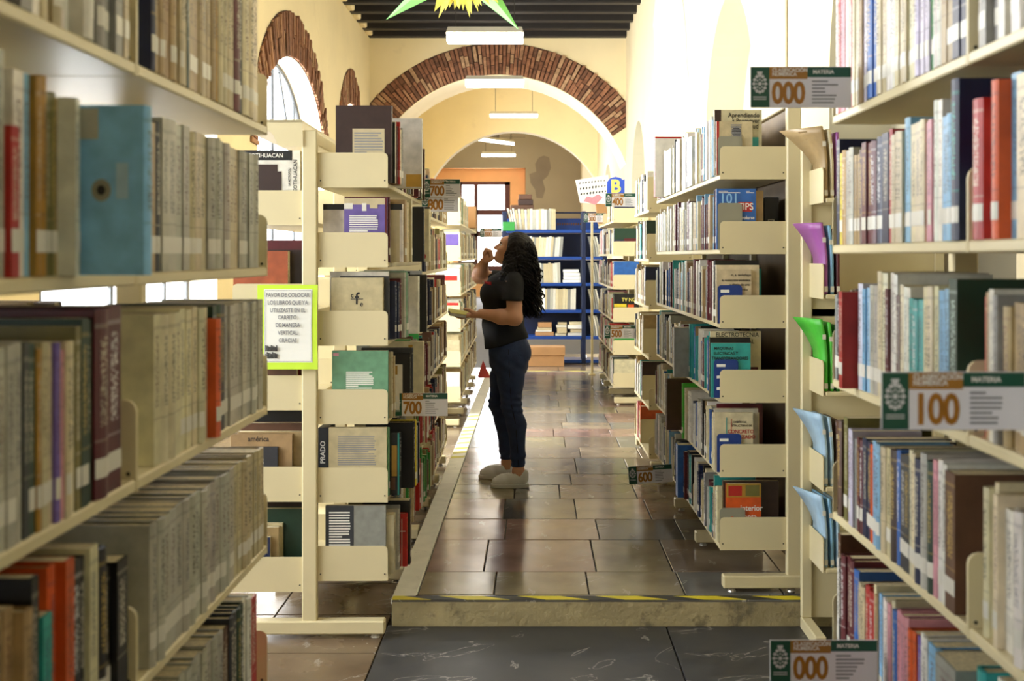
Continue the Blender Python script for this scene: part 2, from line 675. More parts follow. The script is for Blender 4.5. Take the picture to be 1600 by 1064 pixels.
# left wall with its arched windows
PL = lambda u, z, t: (XL - t, u, z)
ops = [(c, a, sp, b, SILL) for c, a, sp, b in WINS]
wl = wall_mesh(PL, -6.0, YARCH, 0, CEIL + 0.3, ops, 0.45).build('wall_left', ['wall_cream', 'soffit_white', 'wall_cream'])
structure(wl, 'cream plastered wall with arched windows on the left')
for i, (c, a, sp, b) in enumerate(WINS):
    if i >= 2:
        brick_ring(wl, PL, c, sp, a + 0.005, b + 0.005, a + (0.34 if i != 4 else 0.28), b + 0.58, 0.02, math.pi - 0.02, 0.085 if i == 3 else 0.1, (1, 2, 2), clip=(-9, YARCH))
    w = structure(empty('window_%d' % (i + 1), (XL - 0.3, c, SILL)), '%s arched window from the near end of the left wall' % ORD[i])
    fr = MB()
    H = sp - SILL
    n = 20
    arch = [(0, (a - 0.02) * math.cos(math.pi * k / n), H + (b - 0.02) * math.sin(math.pi * k / n)) for k in range(n + 1)]
    fr.tube([(0, a - 0.02, 0)] + arch + [(0, -a + 0.02, 0)], 0.03, 6)
    fr.build('window_frame', 'window_frame_steel', w)
    for s in (-0.33, 0.33):
        MB().tube([(0, s * a * 2, 0), (0, s * a * 2, H + b * math.sqrt(1 - (2 * s) ** 2) - 0.03)], 0.02, 6).build('mullion', 'window_frame_steel', w)
    MB().tube([(0, 0, 0), (0, 0, H + b - 0.03)], 0.022, 6).build('mullion', 'window_frame_steel', w)
    MB().tube([(0, -a + 0.03, H), (0, a - 0.03, H)], 0.022, 6).build('mullion', 'window_frame_steel', w)
    for s in (-1, 1):
        MB().tube([(0, s * a * 0.66, H), (0, s * a * 0.2, H + b * 0.93)], 0.018, 6).build('mullion', 'window_frame_steel', w)
    edges = [-a, -0.66 * a, 0, 0.66 * a, a]
    for q in range(4):
        g = MB()
        y0, y1 = edges[q], edges[q + 1]
        ys = [y0 + (y1 - y0) * k / 6 for k in range(7)]
        g.prism([(0.0, y, 0.02) for y in ys] + [(0.0, y, H + b * math.sqrt(max(0, 1 - (y / a) ** 2)) - 0.01) for y in reversed(ys)], (0.006, 0, 0))
        g.build('pane', 'window_glass', w)

# right wall with blind niches
PR = lambda u, z, t: (XR + t, u, z)
nops = [(0.4, 1.3, 2.55, 1.3, 0.0), (5.6, 1.35, 2.55, 1.3, 0.0), (10.65, 1.35, 2.55, 1.3, 0.0), (19.9, 1.3, 2.5, 1.28, 0.0), (28.2, 1.6, 2.5, 1.2, 0.0)]
wr = wall_mesh(PR, -6.0, YBACK, 0, 6.9, nops, 0.36, closed=True).build('wall_right', ['wall_pale', 'niche_grey', 'niche_grey'])
structure(wr, 'pale plastered wall with blind arched niches on the right')
pp = MB()
pts = [(13.3, 3.55), (13.8, 4.6), (14.6, 5.1), (15.6, 5.35), (16.3, 5.45), (17.2, 4.9), (17.0, 4.0), (16.6, 3.4), (16.9, 2.6), (16.2, 1.6), (14.6, 1.5), (14.0, 2.6)]
jag = []
for i in range(len(pts)):
    p, q = pts[i], pts[(i + 1) % len(pts)]
    for k in range(4):
        jag.append((XR - 0.001, p[0] + (q[0] - p[0]) * k / 4 + BRK.uniform(-0.08, 0.08), p[1] + (q[1] - p[1]) * k / 4 + BRK.uniform(-0.1, 0.1)))
pp.prism(jag, (-0.006, 0, 0))
pp.build('peeled_plaster', 'peeled_plaster', wr)
MB().tube([(XR - 0.012, 8.1, 0.1), (XR - 0.012, 8.1, CEIL)], 0.012, 8).build('conduit', 'conduit', wr)
MB().bbox(XR - 0.05, XR - 0.001, 13.0, 13.1, 4.95, 5.1, 0.006).build('junction_box', 'conduit', wr)

# near end of the room, behind the camera
structure(MB().box(XL - 0.45, XR + 0.36, -6.3, -6.0, 0, CEIL + 0.3).build('wall_behind', 'wall_pale'), 'plain pale end wall behind the camera')

# first cross wall: segmental brick arch
PA = lambda u, z, t: (u, YARCH + t, z)
AC, AZ, AR = -0.68, 2.39, 2.54
wa = wall_mesh(PA, XL - 0.4, XR + 0.3, 0, CEIL + 1.4, [(AC, AR, AZ, AR, 0)], 1.5).build('wall_middle', ['wall_cream', 'soffit_white', 'wall_cream'])
structure(wa, 'cream cross wall pierced by a wide brick arch')
brick_ring(wa, PA, AC, AZ, AR + 0.01, AR + 0.01, AR + 0.6, AR + 0.6, 0.2, math.pi - 0.2, 0.078, (2, 2, 3), clip=(XL + 0.02, XR - 0.02))

# second cross wall: plain plaster arch
PB = lambda u, z, t: (u, YARCH2 + t, z)
wb = wall_mesh(PB, XL - 0.4, XR + 0.3, 0, 6.9, [(-0.57, 2.55, 2.3, 2.63, 0)], 0.5).build('wall_inner', ['wall_cream', 'soffit_white', 'wall_cream'])
structure(wb, 'cream cross wall with a plain round arch')

# left wall of the two rooms beyond
wops = [(28.0, 1.2, 2.8, 1.0, 1.0), (38.5, 1.2, 2.8, 1.0, 1.0)]
wl2 = wall_mesh(lambda u, z, t: (XL - t - (1.3 if u > 33.2 else 0), u, z), YARCH + 1.5, YBACK, 0, 6.9, wops, 0.45).build('wall_beyond', ['wall_cream', 'soffit_white', 'wall_cream'])
structure(wl2, 'cream left wall of the rooms beyond the arch')

# back wall with the orange window alcove
a0, a1, az = at(668, 262, YBACK).x, at(821, 262, YBACK).x, at(800, 262, YBACK).z
bw = MB()
bw.box(XL - 2.5, a0, YBACK, YBACK + 0.9, 0, 7)
bw.box(a1, XR + 0.5, YBACK, YBACK + 0.9, 0, 7)
bw.box(a0, a1, YBACK, YBACK + 0.9, az, 7)
bo = structure(bw.build('wall_back', 'wall_far_grey'), 'grey brown end wall with damp stain')
al = MB()
wx0, wx1, wz = at(716, 284, YBACK + 0.5).x, at(797, 284, YBACK + 0.5).x, at(800, 284, YBACK + 0.5).z
e = 0.012
al.poly([(a0 + e, YBACK + 0.01, 0), (a0 + e, YBACK + 0.9, 0), (a0 + e, YBACK + 0.9, az), (a0 + e, YBACK + 0.01, az)])
al.poly([(a1 - e, YBACK + 0.01, 0), (a1 - e, YBACK + 0.9, 0), (a1 - e, YBACK + 0.9, az), (a1 - e, YBACK + 0.01, az)])
al.poly([(a0, YBACK + 0.01, az - e), (a1, YBACK + 0.01, az - e), (a1, YBACK + 0.9, az - e), (a0, YBACK + 0.9, az - e)])
al.box(a0, wx0, YBACK + 0.5, YBACK + 0.62, 0, az)
al.box(wx1, a1, YBACK + 0.5, YBACK + 0.62, 0, az)
al.box(wx0, wx1, YBACK + 0.5, YBACK + 0.62, wz, az)
al.box(wx0, wx1, YBACK + 0.5, YBACK + 0.62, 0, 0.5)
al.build('alcove', 'alcove_orange', bo)
st = MB()
sp = [(850, 243), (858, 246), (861, 262), (856, 275), (848, 282), (852, 296), (848, 310), (838, 309), (836, 296), (829, 286), (827, 272), (838, 268), (836, 256), (842, 246)]
st.poly([tuple(at(x, y, YBACK - 0.004)) for x, y in sp])
mat('damp_stain', '8e8171', 0.9, var=0.1, scale=2)
st.build('damp_stain', 'damp_stain', bo)
w = structure(empty('window_6', ((wx0 + wx1) / 2, YBACK + 0.56, 0.5)), 'dark wooden window glowing at the far end')
hw, hh = (wx1 - wx0) / 2, wz - 0.5
fr = MB()
for x0, x1, z0, z1 in ((-hw, -hw + 0.14, 0, hh), (hw - 0.2, hw, 0, hh), (-hw, hw, hh - 0.12, hh), (-hw, hw, 0, 0.1)):
    fr.box(x0, x1, -0.06, 0.06, z0, z1)
fr.build('window_frame', 'window_frame_dark', w)
for zz in (at(0, 331, YBACK).z - 0.5, at(0, 365, YBACK).z - 0.5, at(0, 420, YBACK).z - 0.5):
    MB().box(-hw + 0.14, hw - 0.2, -0.05, 0.05, zz - 0.1, zz + 0.1).build('glazing_bar', 'window_frame_dark', w)
MB().box(-0.38, -0.24, -0.05, 0.05, 0.1, hh - 0.12).build('glazing_bar', 'window_frame_dark', w)
for x0, x1 in ((-hw + 0.14, -0.38), (-0.24, hw - 0.2)):
    MB().box(x0, x1, -0.004, 0.004, 0.1, hh - 0.12).build('pane', 'window_glass', w)

# ceiling of dark beams
ce = structure(MB().box(XL - 0.45, XR + 0.36, -6.3, YARCH + 0.1, CEIL + 0.2, CEIL + 0.3).build('ceiling', 'ceiling_board'), 'dark timber ceiling carried on black beams')
y = YARCH - 0.12
beam = MB().bbox(XL - 0.05, XR + 0.05, -0.1, 0.1, 0, 0.2, 0.012).data('beam', 'beam_dark')
pad = MB().bbox(0, 0.1, -0.16, 0.16, -0.01, 0.21, 0.02).data('beam_pad', 'wall_cream')
i = 0
while y > -5.9:
    o = inst('beam', beam, ce, (0, y, CEIL))
    if y > 14:
        inst('beam_pad', pad, o, (XL, 0.37, 0))
    y -= 0.74
structure(MB().box(XL - 2.4, XR + 0.36, YARCH + 0.1, YBACK + 0.9, 6.85, 7.0).build('ceiling', 'wall_cream'), 'plain high ceiling of the rooms beyond the arch')

# floors
fl = structure(MB().box(XL - 2.4, XR + 0.5, -6.3, YBACK + 1, -0.3, -0.012).build('floor', 'floor_base'), 'stone slab floor')
TIL = random.Random(3)
slab_cache = {}


def slab(parent, x0, x1, y0, y1, z, material, g=0.003):
    k = (round(x1 - x0, 3), round(y1 - y0, 3), material, TIL.randrange(4))
    if k not in slab_cache:
        hx, hy = (x1 - x0) / 2 - g, (y1 - y0) / 2 - g
        slab_cache[k] = MB().bbox(-hx, hx, -hy, hy, -0.02, 0, 0.002).data('floor_slab', material)
    o = inst('floor_slab', slab_cache[k], parent, ((x0 + x1) / 2, (y0 + y1) / 2, z + TIL.uniform(-0.0012, 0.0006)))
    # material coordinates differ between copies through their own rotation
    if TIL.random() < 0.5:
        o.rotation_euler.z = math.pi
    return o


# lower floor: slate slabs in the foreground, warm tiles under the left bookcases
xs = [-0.62, 0.55, 1.75]
ys = [-1.0, 0.5, 2.0, 3.4, 4.35, 5.06]
for i in range(2):
    for j in range(5):
        slab(fl, xs[i], xs[i + 1], ys[j], ys[j + 1], 0, 'stone_slate')
y = 0.2
while y < 16.4:
    for k in range(5):
        x1 = -0.62 - k * 0.5
        slab(fl, max(x1 - 0.5, XL), x1, y, y + 0.5, 0, TIL.choice(('stone_umber', 'stone_clay', 'stone_brown', 'stone_umber')))
    y += 0.5
for y in (15.06, 15.86, 16.66, 17.46, 18.26):
    for k in range(5):
        x0 = -0.62 + k * 0.47
        slab(fl, x0, min(x0 + 0.47, XR), y, y + 0.8, 0, TIL.choice(('stone_brown', 'stone_grey', 'stone_tan')))

# raised walkway
pl = structure(MB().box(-0.6, XR, 5.055, 15.0, -0.01, PLAT - 0.012).build('platform', 'floor_base'), 'raised walkway of polished stone slabs')
xs0 = [-0.50, -0.175, 0.23, 0.64, 1.06, 1.45, XR]
y = 5.12
row = 0
while y < 14.95:
    h = (0.37, 0.62, 0.48, 0.55, 0.44)[row % 5]
    y1 = min(y + h, 14.98)
    o1, o2 = ((0, 0), (0.0, 0.0), (-0.06, 0.05), (0.05, -0.08), (0.02, 0.1))[(row * 2) % 5]
    xs = [xs0[0], xs0[1] + o1, xs0[2] + o2, xs0[3] + o1 + o2, xs0[4] - o1, xs0[5], xs0[6]]
    for k in range(6):
        m = TIL.choice(('stone_brown', 'stone_grey', 'stone_pink', 'stone_olive', 'stone_dark', 'stone_tan', 'stone_brown'))
        slab(pl, xs[k], xs[k + 1], y, y1, PLAT, m)
    y = y1
    row += 1
MB().bbox(-0.6, XR, 5.035, 5.056, -0.005, PLAT - 0.004, 0.006).build('riser', 'riser_concrete', pl)
MB().bbox(-0.6, XR, 5.036, 5.118, PLAT - 0.012, PLAT, 0.004).build('step_nosing', 'stone_dark', pl)
MB().box(-0.6, 1.12, 5.04, 5.095, PLAT + 0.0002, PLAT + 0.0012).build('warning_tape', 'warning_tape', pl)
MB().bbox(-0.605, -0.503, 5.04, 15.0, PLAT - 0.02, PLAT + 0.001, 0.004).build('painted_edge', 'white_paint_line', pl)
MB().bbox(-0.605, XR, 14.98, 15.09, PLAT - 0.02, PLAT + 0.001, 0.004).build('painted_edge', 'white_paint_line', pl)
stripes('warning_tape_far', 'e2d34a', '2a2a20', 3.0, (0.72, 1.6, 0))
MB().box(-0.6, 1.0, 15.0, 15.07, PLAT + 0.0014, PLAT + 0.0024).build('warning_tape', 'warning_tape_far', pl)
for y in (8.55, 8.75, 8.95, 9.2, 9.45, 9.65, 9.85, 10.05, 10.5, 10.75):
    MB().prism([(-0.60, y, PLAT + 0.0013), (-0.505, y + 0.05, PLAT + 0.0013), (-0.505, y + 0.13, PLAT + 0.0013), (-0.60, y + 0.08, PLAT + 0.0013)], (0, 0, 0.0008)).build('tape_strip', 'tape_yellow', pl)


# ------------------------------------------------------------------ ceiling lamps
def lamp(px, py, d, label, w=1.22, h=0.12, tilt=0.0, ceil=CEIL, slim=False):
    p = at(px, py, d)
    r = tag(empty('ceiling_lamp', p, (0, tilt, 0)), label, 'lamp', 'hanging fluorescent lamps')
    hw = w / 2
    b = MB()
    t0, t1 = (0.11, 0.15)
    v = [(-hw, -t1, 0), (hw, -t1, 0), (hw, t1, 0), (-hw, t1, 0), (-hw + 0.03, -t0, h * 0.55), (hw - 0.03, -t0, h * 0.55), (hw - 0.03, t0, h * 0.55), (-hw + 0.03, t0, h * 0.55)]
    b.mesh(v, [(0, 1, 5, 4), (1, 2, 6, 5), (2, 3, 7, 6), (3, 0, 4, 7), (4, 5, 6, 7), (3, 2, 1, 0)])
    b.build('housing', 'lamp_housing', r)
    MB().bbox(-hw + 0.01, hw - 0.01, -t1 + 0.005, t1 - 0.005, -h * (0.8 if not slim else 0.5), -0.002, 0.012).build('diffuser', 'lamp_diffuser', r)
    top = ceil - p.z
    for s in (-0.38, 0.38):
        MB().tube([(s * w, 0, h * 0.5), (s * w, 0, top)], 0.006, 6).build('rod', 'rod', r)
    return r


lamp(758, 53, 19.0, 'large ceiling lamp hanging just in front of the brick arch', h=0.17)
lamp(773, 126, 22.1, 'ceiling lamp hanging on rods before the crown of the brick arch', w=1.08, h=0.14)
lamp(803, 179, 30.3, 'slim ceiling lamp above the plain round arch', h=0.13, slim=True, ceil=6.85)
lamp(772, 219, 35.5, 'slightly tilted ceiling lamp just below the ceiling fan', h=0.13, slim=True, tilt=0.13, ceil=6.85)
lamp(779, 241, 43.0, 'lowest and farthest ceiling lamp against the grey end wall', h=0.16, slim=True, ceil=6.85)
for i, d in enumerate((8.0, 13.5)):
    p = at(757, 400, d)
    r = tag(empty('ceiling_lamp', (-0.75, d, 5.02)), 'ceiling lamp overhead, %s of the row out of sight above' % ORD[i], 'lamp', 'hanging fluorescent lamps')
    MB().bbox(-0.61, 0.61, -0.15, 0.15, 0, 0.08, 0.02).build('housing', 'lamp_housing', r)
    MB().bbox(-0.6, 0.6, -0.145, 0.145, -0.12, -0.002, 0.012).build('diffuser', 'lamp_diffuser', r)
    for s in (-0.45, 0.45):
        MB().tube([(s, 0, 0.08), (s, 0, CEIL - 5.02)], 0.006, 6).build('rod', 'rod', r)

# ceiling fan in the farthest room
p = at(772, 215, 36.5)
fan = tag(empty('ceiling_fan', p), 'dark ceiling fan hanging under the plain round arch', 'fan')
MB().tube([(0, 0, 0.16), (0, 0, 6.85 - p.z)], 0.025, 8).build('rod', 'fan_metal', fan)
MB().tube([(0, 0, -0.1), (0, 0, -0.04), (0, 0, 0.1), (0, 0, 0.17)], [0.07, 0.16, 0.16, 0.05], 16).build('motor', 'fan_metal', fan)
for k in range(3):
    a = 0.15 + k * 2.094
    c, s = math.cos(a), math.sin(a)
    q = [(0.15, -0.06), (0.9, -0.09), (0.95, 0.0), (0.9, 0.09), (0.15, 0.06)]
    MB().prism([(x * c - y * s, x * s + y * c, 0.02 + 0.1 * y) for x, y in q], (0, 0, 0.012)).build('blade', 'fan_metal', fan)

# paper star hanging from the ceiling
sp = at(722, -58, 10.0)
star = tag(empty('paper_star', sp), 'hanging green paper star with a fringed yellow centre', 'decoration')
for tip in ((603, 31), (811, 47), (840, -90), (715, -200), (580, -95)):
    t = at(tip[0], tip[1], 10.0) - sp
    dirv = t.normalized()
    side = Vector((-dirv.z, 0, dirv.x))
    base = 0.15
    a, b_, c, d = side * base, -side * base, t, Vector((0, -0.09, 0))
    m = MB()
    m.mesh([a, c, d, b_, Vector((0, 0.03, 0))], [(0, 1, 2), (2, 1, 3), (0, 4, 1), (4, 3, 1), (0, 2, 3, 4)])
    m.build('star_point', 'paper_green', star)
fr_rnd = random.Random(9)
for ring, (rad, n, yy) in enumerate(((0.47, 74, -0.13), (0.42, 66, -0.16), (0.33, 50, -0.2))):
    m = MB()
    for k in range(n):
        a = 2 * math.pi * (k + fr_rnd.uniform(-0.3, 0.3)) / n
        L = rad * fr_rnd.uniform(0.82, 1.12)
        d = Vector((math.cos(a), 0, math.sin(a)))
        s = Vector((-d.z, 0, d.x)) * fr_rnd.uniform(0.016, 0.032)
        o0 = d * 0.1 + Vector((0, yy, 0))
        o1 = d * L * 0.8 + Vector((0, yy - fr_rnd.uniform(-0.01, 0.06), 0))
        o2 = d * L + Vector((0, yy - fr_rnd.uniform(-0.02, 0.1), 0))
        m.mesh([o0 - s, o0 + s, o1 + s, o2, o1 - s], [(0, 1, 2, 4), (4, 2, 3)])
    tag(m.build('fringe', 'paper_yellow', star), kind='stuff')
MB().tube([(0, 0, 0.1), (0, 0, CEIL - sp.z)], 0.004, 5).build('string', 'rod', star)


# ------------------------------------------------------------------ bookcases
BR_H = 0.142


def bracket_data(side, depth, h=BR_H):
    """end plate of a shelf, rounded at its free top corner; local x runs from the post (0) outwards to the aisle"""
    s = -side
    x0, x1 = s * 0.03, s * (0.03 + depth)
    r = 0.018
    pts = [(x0, 0, 0), (x1, 0, 0)] + [(x1 - s * r * (1 - math.cos(a)), 0, h - r + r * math.sin(a)) for a in (0, 0.5, 1.05, 1.57)] + [(x0, 0, h)]
    b = MB()
    b.prism(pts, (0, 0.004, 0))
    for x in (x0 + s * 0.012, x1 - s * 0.012):
        c = [(x + 0.0035 * math.cos(k * 1.047), -0.0015, 0.028 + 0.0035 * math.sin(k * 1.047)) for k in range(6)]
        b.prism(c, (0, 0.0015, 0), 1)
    return b.data('bracket', ['shelf_paint', 'screw'])


class Case:
    def __init__(self, label, phrase, side, x_front, y0, bays, bay, floor, levels, top, drift=0.0, depth=0.285, double=True, panel=False,
                 group='cream steel library bookcases', post_y=0.04, rail=True, brackets=True, back=None):
        self.side, self.bays, self.bay, self.levels, self.depth, self.phrase = side, bays, bay, levels, depth, phrase
        self.floor, self.y0 = floor, y0
        self.blevels = back or levels
        self.ang = -math.atan(drift)
        # pivot about the front edge at y0
        off = Matrix.Rotation(self.ang, 3, 'Z') @ Vector((side * (depth + 0.03), 0, 0))
        self.root = tag(empty('bookcase', (x_front + off.x, y0 + off.y, floor), (0, 0, self.ang)), label, 'bookcase', group)
        self.M = Matrix.Translation(self.root.location) @ Matrix.Rotation(self.ang, 4, 'Z')
        s = -side
        sides = (side, -side) if double else (side,)
        post = MB().bbox(-0.03, 0.03, -post_y / 2, post_y / 2, 0.06, top, 0.004).data('post', 'shelf_paint')
        L = depth + 0.02
        f0, f1 = (-L, L) if double else ((-L, 0.03) if side > 0 else (-0.03, L))
        foot = MB().bbox(f0, f1, -0.03, 0.03, 0.018, 0.072, 0.005).data('foot', 'shelf_paint')
        gl = MB().tube([(0, 0, 0), (0, 0, 0.006), (0, 0, 0.018)], [0.019, 0.017, 0.008], 10).data('glide', 'glide')
        shelf = {sd: MB().bbox(min(-sd * 0.03, -sd * (0.03 + depth)), max(-sd * 0.03, -sd * (0.03 + depth)), 0.005, bay - 0.005, 0, 0.02, 0.003).data('shelf', 'shelf_paint') for sd in (1, -1)}
        br = {sd: bracket_data(sd, depth) for sd in (1, -1)}
        for i in range(bays + 1):
            inst('post', post, self.root, (0, i * bay, 0))
            f = inst('foot', foot, self.root, (0, i * bay, 0))
            for x in (f0 + 0.04, f1 - 0.04):
                inst('glide', gl, f, (x, 0, 0))
        for i in range(bays):
            for sd in sides:
                for z in (levels if sd == side else self.blevels):
                    sh = inst('shelf', shelf[sd], self.root, (0, i * bay, z - floor))
                    if brackets:
                        inst('bracket', br[sd], sh, (0, 0.0005, 0))
                        inst('bracket', br[sd], sh, (0, bay - 0.0045, 0))
        if rail:
            MB().bbox(-0.022, 0.022, 0, bays * bay, top - 0.055, top - 0.005, 0.004).build('top_rail', 'shelf_paint', self.root)
        if panel:
            for i in range(bays):
                MB().box(-0.004, 0.004, i * bay + 0.02, (i + 1) * bay - 0.02, 0.12, top - 0.06).build('back_panel', 'back_board', self.root)

    def pt(self, v, u, z, face=1):
        """v: distance inwards from the front edge, u: along the row, z: world height; face -1 = the side away from the aisle"""
        x = face * (-self.side) * (self.depth + 0.03 - v)
        p = self.M @ Vector((x, u, 0))
        return Vector((p.x, p.y, z))

    def dirs(self, face=1):
        R = self.M.to_3x3()
        U = R @ Vector((0, 1, 0))
        V = R @ Vector((face * self.side, 0, 0))
        return U, V


LV_L = [1.829, 1.504, 1.185, 0.865, 0.546, 0.227]
LV_R = [z + PLAT for z in (1.77, 1.448, 1.129, 0.809, 0.489, 0.175)]
LV_R1 = [1.867, 1.556, 1.235, 0.916, 0.596, 0.276]
L1 = Case('blurred cream bookcase in the left foreground, nearest the viewer', 'left foreground case', -1, -0.617, 0.955, 2, 0.91, 0, LV_L, 2.16)
L2 = Case('cream bookcase carrying the lime framed notice on its end post', 'case with notice', -1, -0.600, 4.90, 2, 0.82, 0, LV_L, 2.06, drift=-0.0125, back=[1.675, 1.295, 0.922, 0.55, 0.183])
L2B = Case('cream bookcase joined behind the one with the notice', 'case behind notice case', -1, -0.622, 6.60, 3, 0.77, 0, [z - 0.06 for z in LV_L], 2.03, drift=-0.0125)
L3 = Case('sunlit cream bookcase on the left just beyond the person', 'left case beyond person', -1, -0.675, 10.9, 5, 0.8, 0, [z - 0.0 for z in LV_L], 2.06, drift=-0.0125)
R1 = Case('blurred cream bookcase in the right foreground, nearest the viewer', 'right foreground case', 1, 0.717, 1.09, 2, 0.905, 0, LV_R1, 2.2)
R2 = Case('cream bookcase on the walkway with blue and grey bookends', 'case with blue bookends', 1, 0.795, 5.17, 3, 0.82, PLAT, LV_R, 2.14, drift=-0.010, panel=True, double=False)
R3 = Case('narrow cream bookcase beyond the one with blue bookends', 'narrow right case', 1, 0.757, 8.0, 1, 1.06, PLAT, [z - 0.045 for z in (1.885, 1.555, 1.24, 0.90, 0.57, 0.245)], 2.1, drift=-0.008)
R4 = Case('cream bookcase below the 400 sign, far right', 'case below 400 sign', 1, 0.757, 11.65, 3, 0.78, PLAT, [CAMZ + (400 - y) / 161.0 for y in (348, 400, 452, 503, 554, 605)], 2.06, drift=-0.008)

# curved canopy plate on top of the notice bookcase, on its far side
cb = MB()
q = []
for px, py in ((474, 188), (358, 188), (358, 205), (418, 205), (424, 207), (429, 212), (433, 221), (437, 227), (444, 230), (474, 230)):
    p = at(px, py, 4.89)
    l = L2.M.inverted() @ p
    q.append((l.x, -0.03, l.z))
cb.prism(q, (0, 0.004, 0))
cb.build('canopy_plate', 'shelf_paint', L2.root)
c0 = L2.M.inverted() @ at(358, 188, 4.89)
c1 = L2.M.inverted() @ at(474, 188, 4.89)
MB().box(c0.x, c1.x, -0.03, 1.64, c1.z - 0.012, c1.z - 0.0015).build('canopy', 'shelf_paint', L2.root)


# ------------------------------------------------------------------ books
COLS = {'cream': 'd6cba6', 'tan': 'a98f63', 'beige': 'c4b691', 'grey': '8d8e88', 'pale grey': 'b4b3a4', 'white': 'e4e1d6', 'brown': '5b3d2b',
        'dark brown': '35231e', 'maroon': '5a1720', 'red': 'b0231f', 'orange': 'd2571e', 'yellow': 'dcc62e', 'ochre': 'ad842e', 'olive': '6f6a35',
        'green': '2f8a3a', 'lime green': '4fc23c', 'dark green': '1d3b2b', 'teal': '2f9a96', 'light blue': '7fb0d2', 'sky blue': '8ccaf0', 'pale blue': 'a9c8de', 'blue': '2d62ad', 'navy': '1b2546',
        'purple': '6d5aa5', 'pink': 'cf8f9a', 'black': '161616', 'charcoal': '33363b', 'sage green': '6fa27e', 'lilac': 'c9c3d6', 'rust': 'a0522f'}
BOOKS = []
BKR = random.Random(21)


def jitter(c, k=0.1):
    f = 1 + BKR.uniform(-k, k)
    return tuple(min(1, max(0, x * f * (1 + BKR.uniform(-k * 0.4, k * 0.4)))) for x in c)


def add_book(case, face, shelf, bay, u, t, h, d, c, out=-0.008, lean=0.0, soft=None, label=None, tagged=None, force=False, extra=None, ink=None, v0=0.0):
    U, V = case.dirs(face)
    z = (case.levels if face > 0 else case.blevels)[shelf] + 0.0205
    base = case.pt(-out + v0, bay * case.bay + u, z, face)
    col = jitter(lin(COLS[c]))
    if ink is None:
        lum = sum(col) / 3
        ink = lin(BKR.choice(('e8e0c8', 'd8b860', 'f0f0f0', 'c8c0a8'))) if lum < 0.22 else lin(BKR.choice(('2a2420', '5a2018', '1f2a4a', '3a3028')))
    b = dict(case=case, face=face, shelf=shelf, bay=bay, O=base, U=U, V=V, t=t, h=h, d=d, c=c, col=col, ink=ink, lean=lean,
             soft=BKR.random() < 0.5 if soft is None else soft, tag=BKR.random() < 0.8 if tagged is None else tagged, force=force, extra=extra, label=label, out=out)
    BOOKS.append(b)
    return b


def fill(case, bay, shelf, spec=(), pal=(), face=1, u0=0.012, u1=None, hr=(0.19, 0.27), tr=(0.014, 0.036), dr=(0.15, 0.2), outr=(-0.022, 0.0), gaps=0.03, order='near'):
    """books side by side along one bay: first the ones listed, then random ones of the palette.
    spec entries: (colour, count, thickness, height) or a dict for one book"""
    room = 0.285
    lv = case.levels if face > 0 else case.blevels
    nxt = [z for z in lv if z > lv[shelf] + 0.01]
    if nxt:
        room = min(nxt) - lv[shelf] - 0.035
    else:
        room = 0.36
    end = (case.bay - 0.012) if u1 is None else u1
    u = u0
    row = []
    todo = []
    for s in spec:
        if isinstance(s, dict):
            todo.append(s)
        else:
            c, n, t, h = s
            hd = BKR.uniform(*dr)
            for _ in range(n):
                todo.append(dict(c=c, t=t * BKR.uniform(0.9, 1.1), h=h * BKR.uniform(0.985, 1.01), d=hd * BKR.uniform(0.97, 1.02), out=outr[1] - BKR.uniform(0, 0.006)))
    run = 0
    while True:
        if todo:
            s = dict(todo.pop(0))
            if 'u' in s:
                u = max(u, s.pop('u'))
        else:
            if not pal:
                break
            if run <= 0:
                run = BKR.choice((1, 1, 1, 2, 3, 4))
                proto = dict(c=BKR.choice(pal), t=BKR.uniform(*tr), h=BKR.uniform(*hr), d=BKR.uniform(*dr))
                if BKR.random() < gaps:
                    u += BKR.uniform(0.01, 0.03)
            run -= 1
            s = dict(proto, t=proto['t'] * BKR.uniform(0.8, 1.2), h=proto['h'] * BKR.uniform(0.97, 1.03), out=BKR.uniform(*outr))
            if run and BKR.random() < 0.25:
                s['c'] = BKR.choice(pal)
        s['h'] = min(s['h'], room)
        if u + s['t'] > end:
            break
        row.append(add_book(case, face, shelf, bay, u, **s))
        u += s['t'] + 0.0012
    n = len(row)
    for i, b in enumerate(row):
        b['num'] = (i + 1) if order == 'near' else (n - i)
        b['order'] = order
    if order == 'near' and row:
        row[0]['end'] = True
    return u


WARM = ['cream', 'beige', 'tan', 'white', 'pale grey', 'grey', 'brown', 'cream', 'beige']
MIX = WARM + ['blue', 'navy', 'red', 'maroon', 'dark green', 'teal', 'charcoal', 'black', 'orange', 'olive', 'light blue', 'white', 'white']
BRIGHT = ['white', 'cream', 'light blue', 'teal', 'red', 'white', 'blue', 'yellow', 'pink', 'navy', 'pale grey', 'orange', 'white', 'cream', 'purple', 'maroon']
ART = ['cream', 'tan', 'black', 'maroon', 'brown', 'red', 'pale grey', 'navy', 'beige', 'grey', 'dark green', 'olive', 'white', 'charcoal', 'teal']

